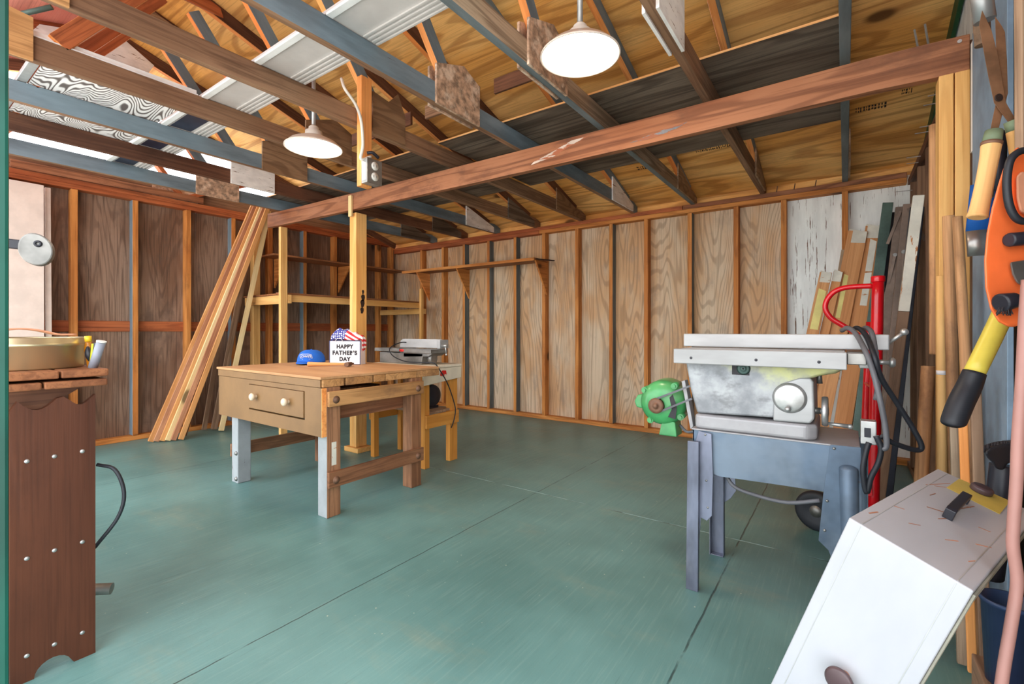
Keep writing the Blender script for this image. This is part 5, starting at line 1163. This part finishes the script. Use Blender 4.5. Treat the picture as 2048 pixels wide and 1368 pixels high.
sm.build('panel_seam', 'grey_rail', t)
q = [onp(a, b, nT, O_)+nT*.0006 for a, b in [(1893, 976), (1918, 958), (2020, 1003), (1999, 1029)]]
MB().hexa(q+[p+nT*.0008 for p in q]).build('yellow_label', 'yellow_label', t)['label'] = 'worn yellow label'
p = onp(1960, 985, nT, O_)+nT*.002
kb = MB().lathe([(.0, 0), (.020, 0), (.022, .003), (.022, .012), (.018, .016), (0, .016)], p, nT, 32).build('round_knob', 'knob_brown', t, bev=.001)
h0, h1 = onp(1893, 1038, nT, O_), onp(1925, 1005, nT, O_)
hx = (h1-h0).normalized(); hy = nT.cross(hx)
MB().prism([(0, 0), (0, .022), (.008, .026), ((h1-h0).length, .026), ((h1-h0).length+.008, .022), ((h1-h0).length+.008, 0), ((h1-h0).length-.004, 0), ((h1-h0).length-.004, .017), (.012, .017), (.012, 0)], h0-hy*.009, hx, nT, hy*.018).build('pull_handle', 'black_plastic', t, bev=.0015)
p = onp(1690, 1350, nF, O_)
kb = MB().cyl(p, p+nF*.022, .009, .011, 18).build('knob_stem', 'copper_tan', t)
MB().lathe([(0, .0), (.022, 0), (.025, .003), (.025, .008), (.020, .011), (0, .012)], p+nF*.022, nF, 36).build('front_knob', 'knob_brown', t)
sc_ = MB()
for (ax1, b1_, l, ang) in [(.40, .45, .05, .3), (.46, .30, .04, .9), (.62, .50, .06, .2), (.25, .62, .03, .5), (.52, .72, .02, 1.2), (.86, .35, .05, .15), (.70, .10, .10, .25), (.74, .16, .07, .5), (.80, .28, .09, .2), (.30, .12, .02, .9), (.12, .06, .03, .2), (.22, .33, .025, .6), (.66, .42, .03, 1.0), (.35, .80, .03, .7), (.18, .85, .02, .3), (.60, .22, .03, .1)]:
    p = O_+A_*Ld*ax1+B_*Wd*b1_+nT*.0004; dr = (A_*math.cos(ang)+B_*math.sin(ang)); sc_.bar(p, p+dr*l, random.uniform(.0012, .003), .0006, nT)
sc_.build('rust_scratch', 'rust_stain', t)

# floor clutter below the cover and the pink hose
o = bar('wood_offcut', (.325, 1.50, .105), (.325, 1.70, .105), .11, .20, 'board_brown'); tag(o, 'grey-brown wooden block on the floor beside the white cover', 'wood block')
pc_ = V((.318, 1.60, .2065)); pt_ = thing('plastic_pail', 'dark blue plastic pail standing on the wooden block behind the white cover', 'pail', pc_)
MB().lathe([(0, 0), (.040, 0), (.048, .19), (.051, .19), (.051, .20), (.045, .20), (.038, .006), (0, .006)], pc_, (0, 0, 1), 32).build('body', 'navy_pail', pt_)
o = bar('wood_lath', (.17, .86, .02), (.36, 1.10, .018), .03, .028, 'pine_pale'); tag(o, 'pale lath lying on the floor by the tool wall', 'lath')
o = MB().tube([(.10, 1.22, .012), (.14, 1.10, .012), (.20, .98, .012), (.26, .90, .012), (.31, .78, .012), (.3, .66, .012)], .008, 10).build('floor_cable', 'black_rubber'); tag(o, 'black cable lying on the floor beside the white cover', 'cable')
pk = [(2056, 560), (2050, 640), (2044, 760), (2036, 880), (2033, 960), (2027, 1050), (2026, 1094), (2034, 1165), (2022, 1250), (2010, 1320), (2003, 1368), (1992, 1450), (1985, 1560), (1990, 1680), (2010, 1780)]
q = [at(a, b, d=.80) for a, b in pk]; q = [V((p.x, p.y, max(p.z, .012))) for p in q]
o = MB().tube(q, .0086, 14).build('garden_hose', 'pink_hose'); tag(o, 'faded pink hose hanging down in front of the tool wall', 'hose')

# ================================================================== light and camera
w = bpy.data.worlds.new('World'); bpy.context.scene.world = w; w.use_nodes = True
wt = w.node_tree; bg = wt.nodes['Background']   # bright overcast sky; glow from below the horizon added to brighten the roof underside
tc = wt.nodes.new('ShaderNodeTexCoord'); sx = wt.nodes.new('ShaderNodeSeparateXYZ'); wt.links.new(tc.outputs['Generated'], sx.inputs[0])
mr = wt.nodes.new('ShaderNodeMapRange'); mr.inputs[1].default_value = -0.03; mr.inputs[2].default_value = 0.03; wt.links.new(sx.outputs[2], mr.inputs[0])
mx = wt.nodes.new('ShaderNodeMix'); mx.data_type = 'RGBA'; wt.links.new(mr.outputs[0], mx.inputs[0])
mx.inputs[6].default_value = (2.4, 2.35, 2.25, 1); mx.inputs[7].default_value = (2.75, 2.95, 3.1, 1)
wt.links.new(mx.outputs[2], bg.inputs[0]); bg.inputs[1].default_value = 1.0
cam = bpy.data.cameras.new('Camera'); co = bpy.data.objects.new('Camera', cam); C.objects.link(co)
co.location = (0, 0, EYE); co.rotation_euler = (math.radians(90), 0, YAW)
cam.sensor_width = 36.0; cam.lens = FPX/2048*36.0; cam.shift_y = -(684-HY)/2048; cam.clip_start = 0.02
sc = bpy.context.scene; sc.camera = co
sc.view_settings.view_transform = 'Standard'; sc.view_settings.look = 'None'; sc.view_settings.gamma = 1.0; sc.view_settings.use_curve_mapping = False
sc.view_settings.exposure = 0.85
sc.cycles.use_denoising = True; sc.cycles.max_bounces = 8; sc.cycles.diffuse_bounces = 5
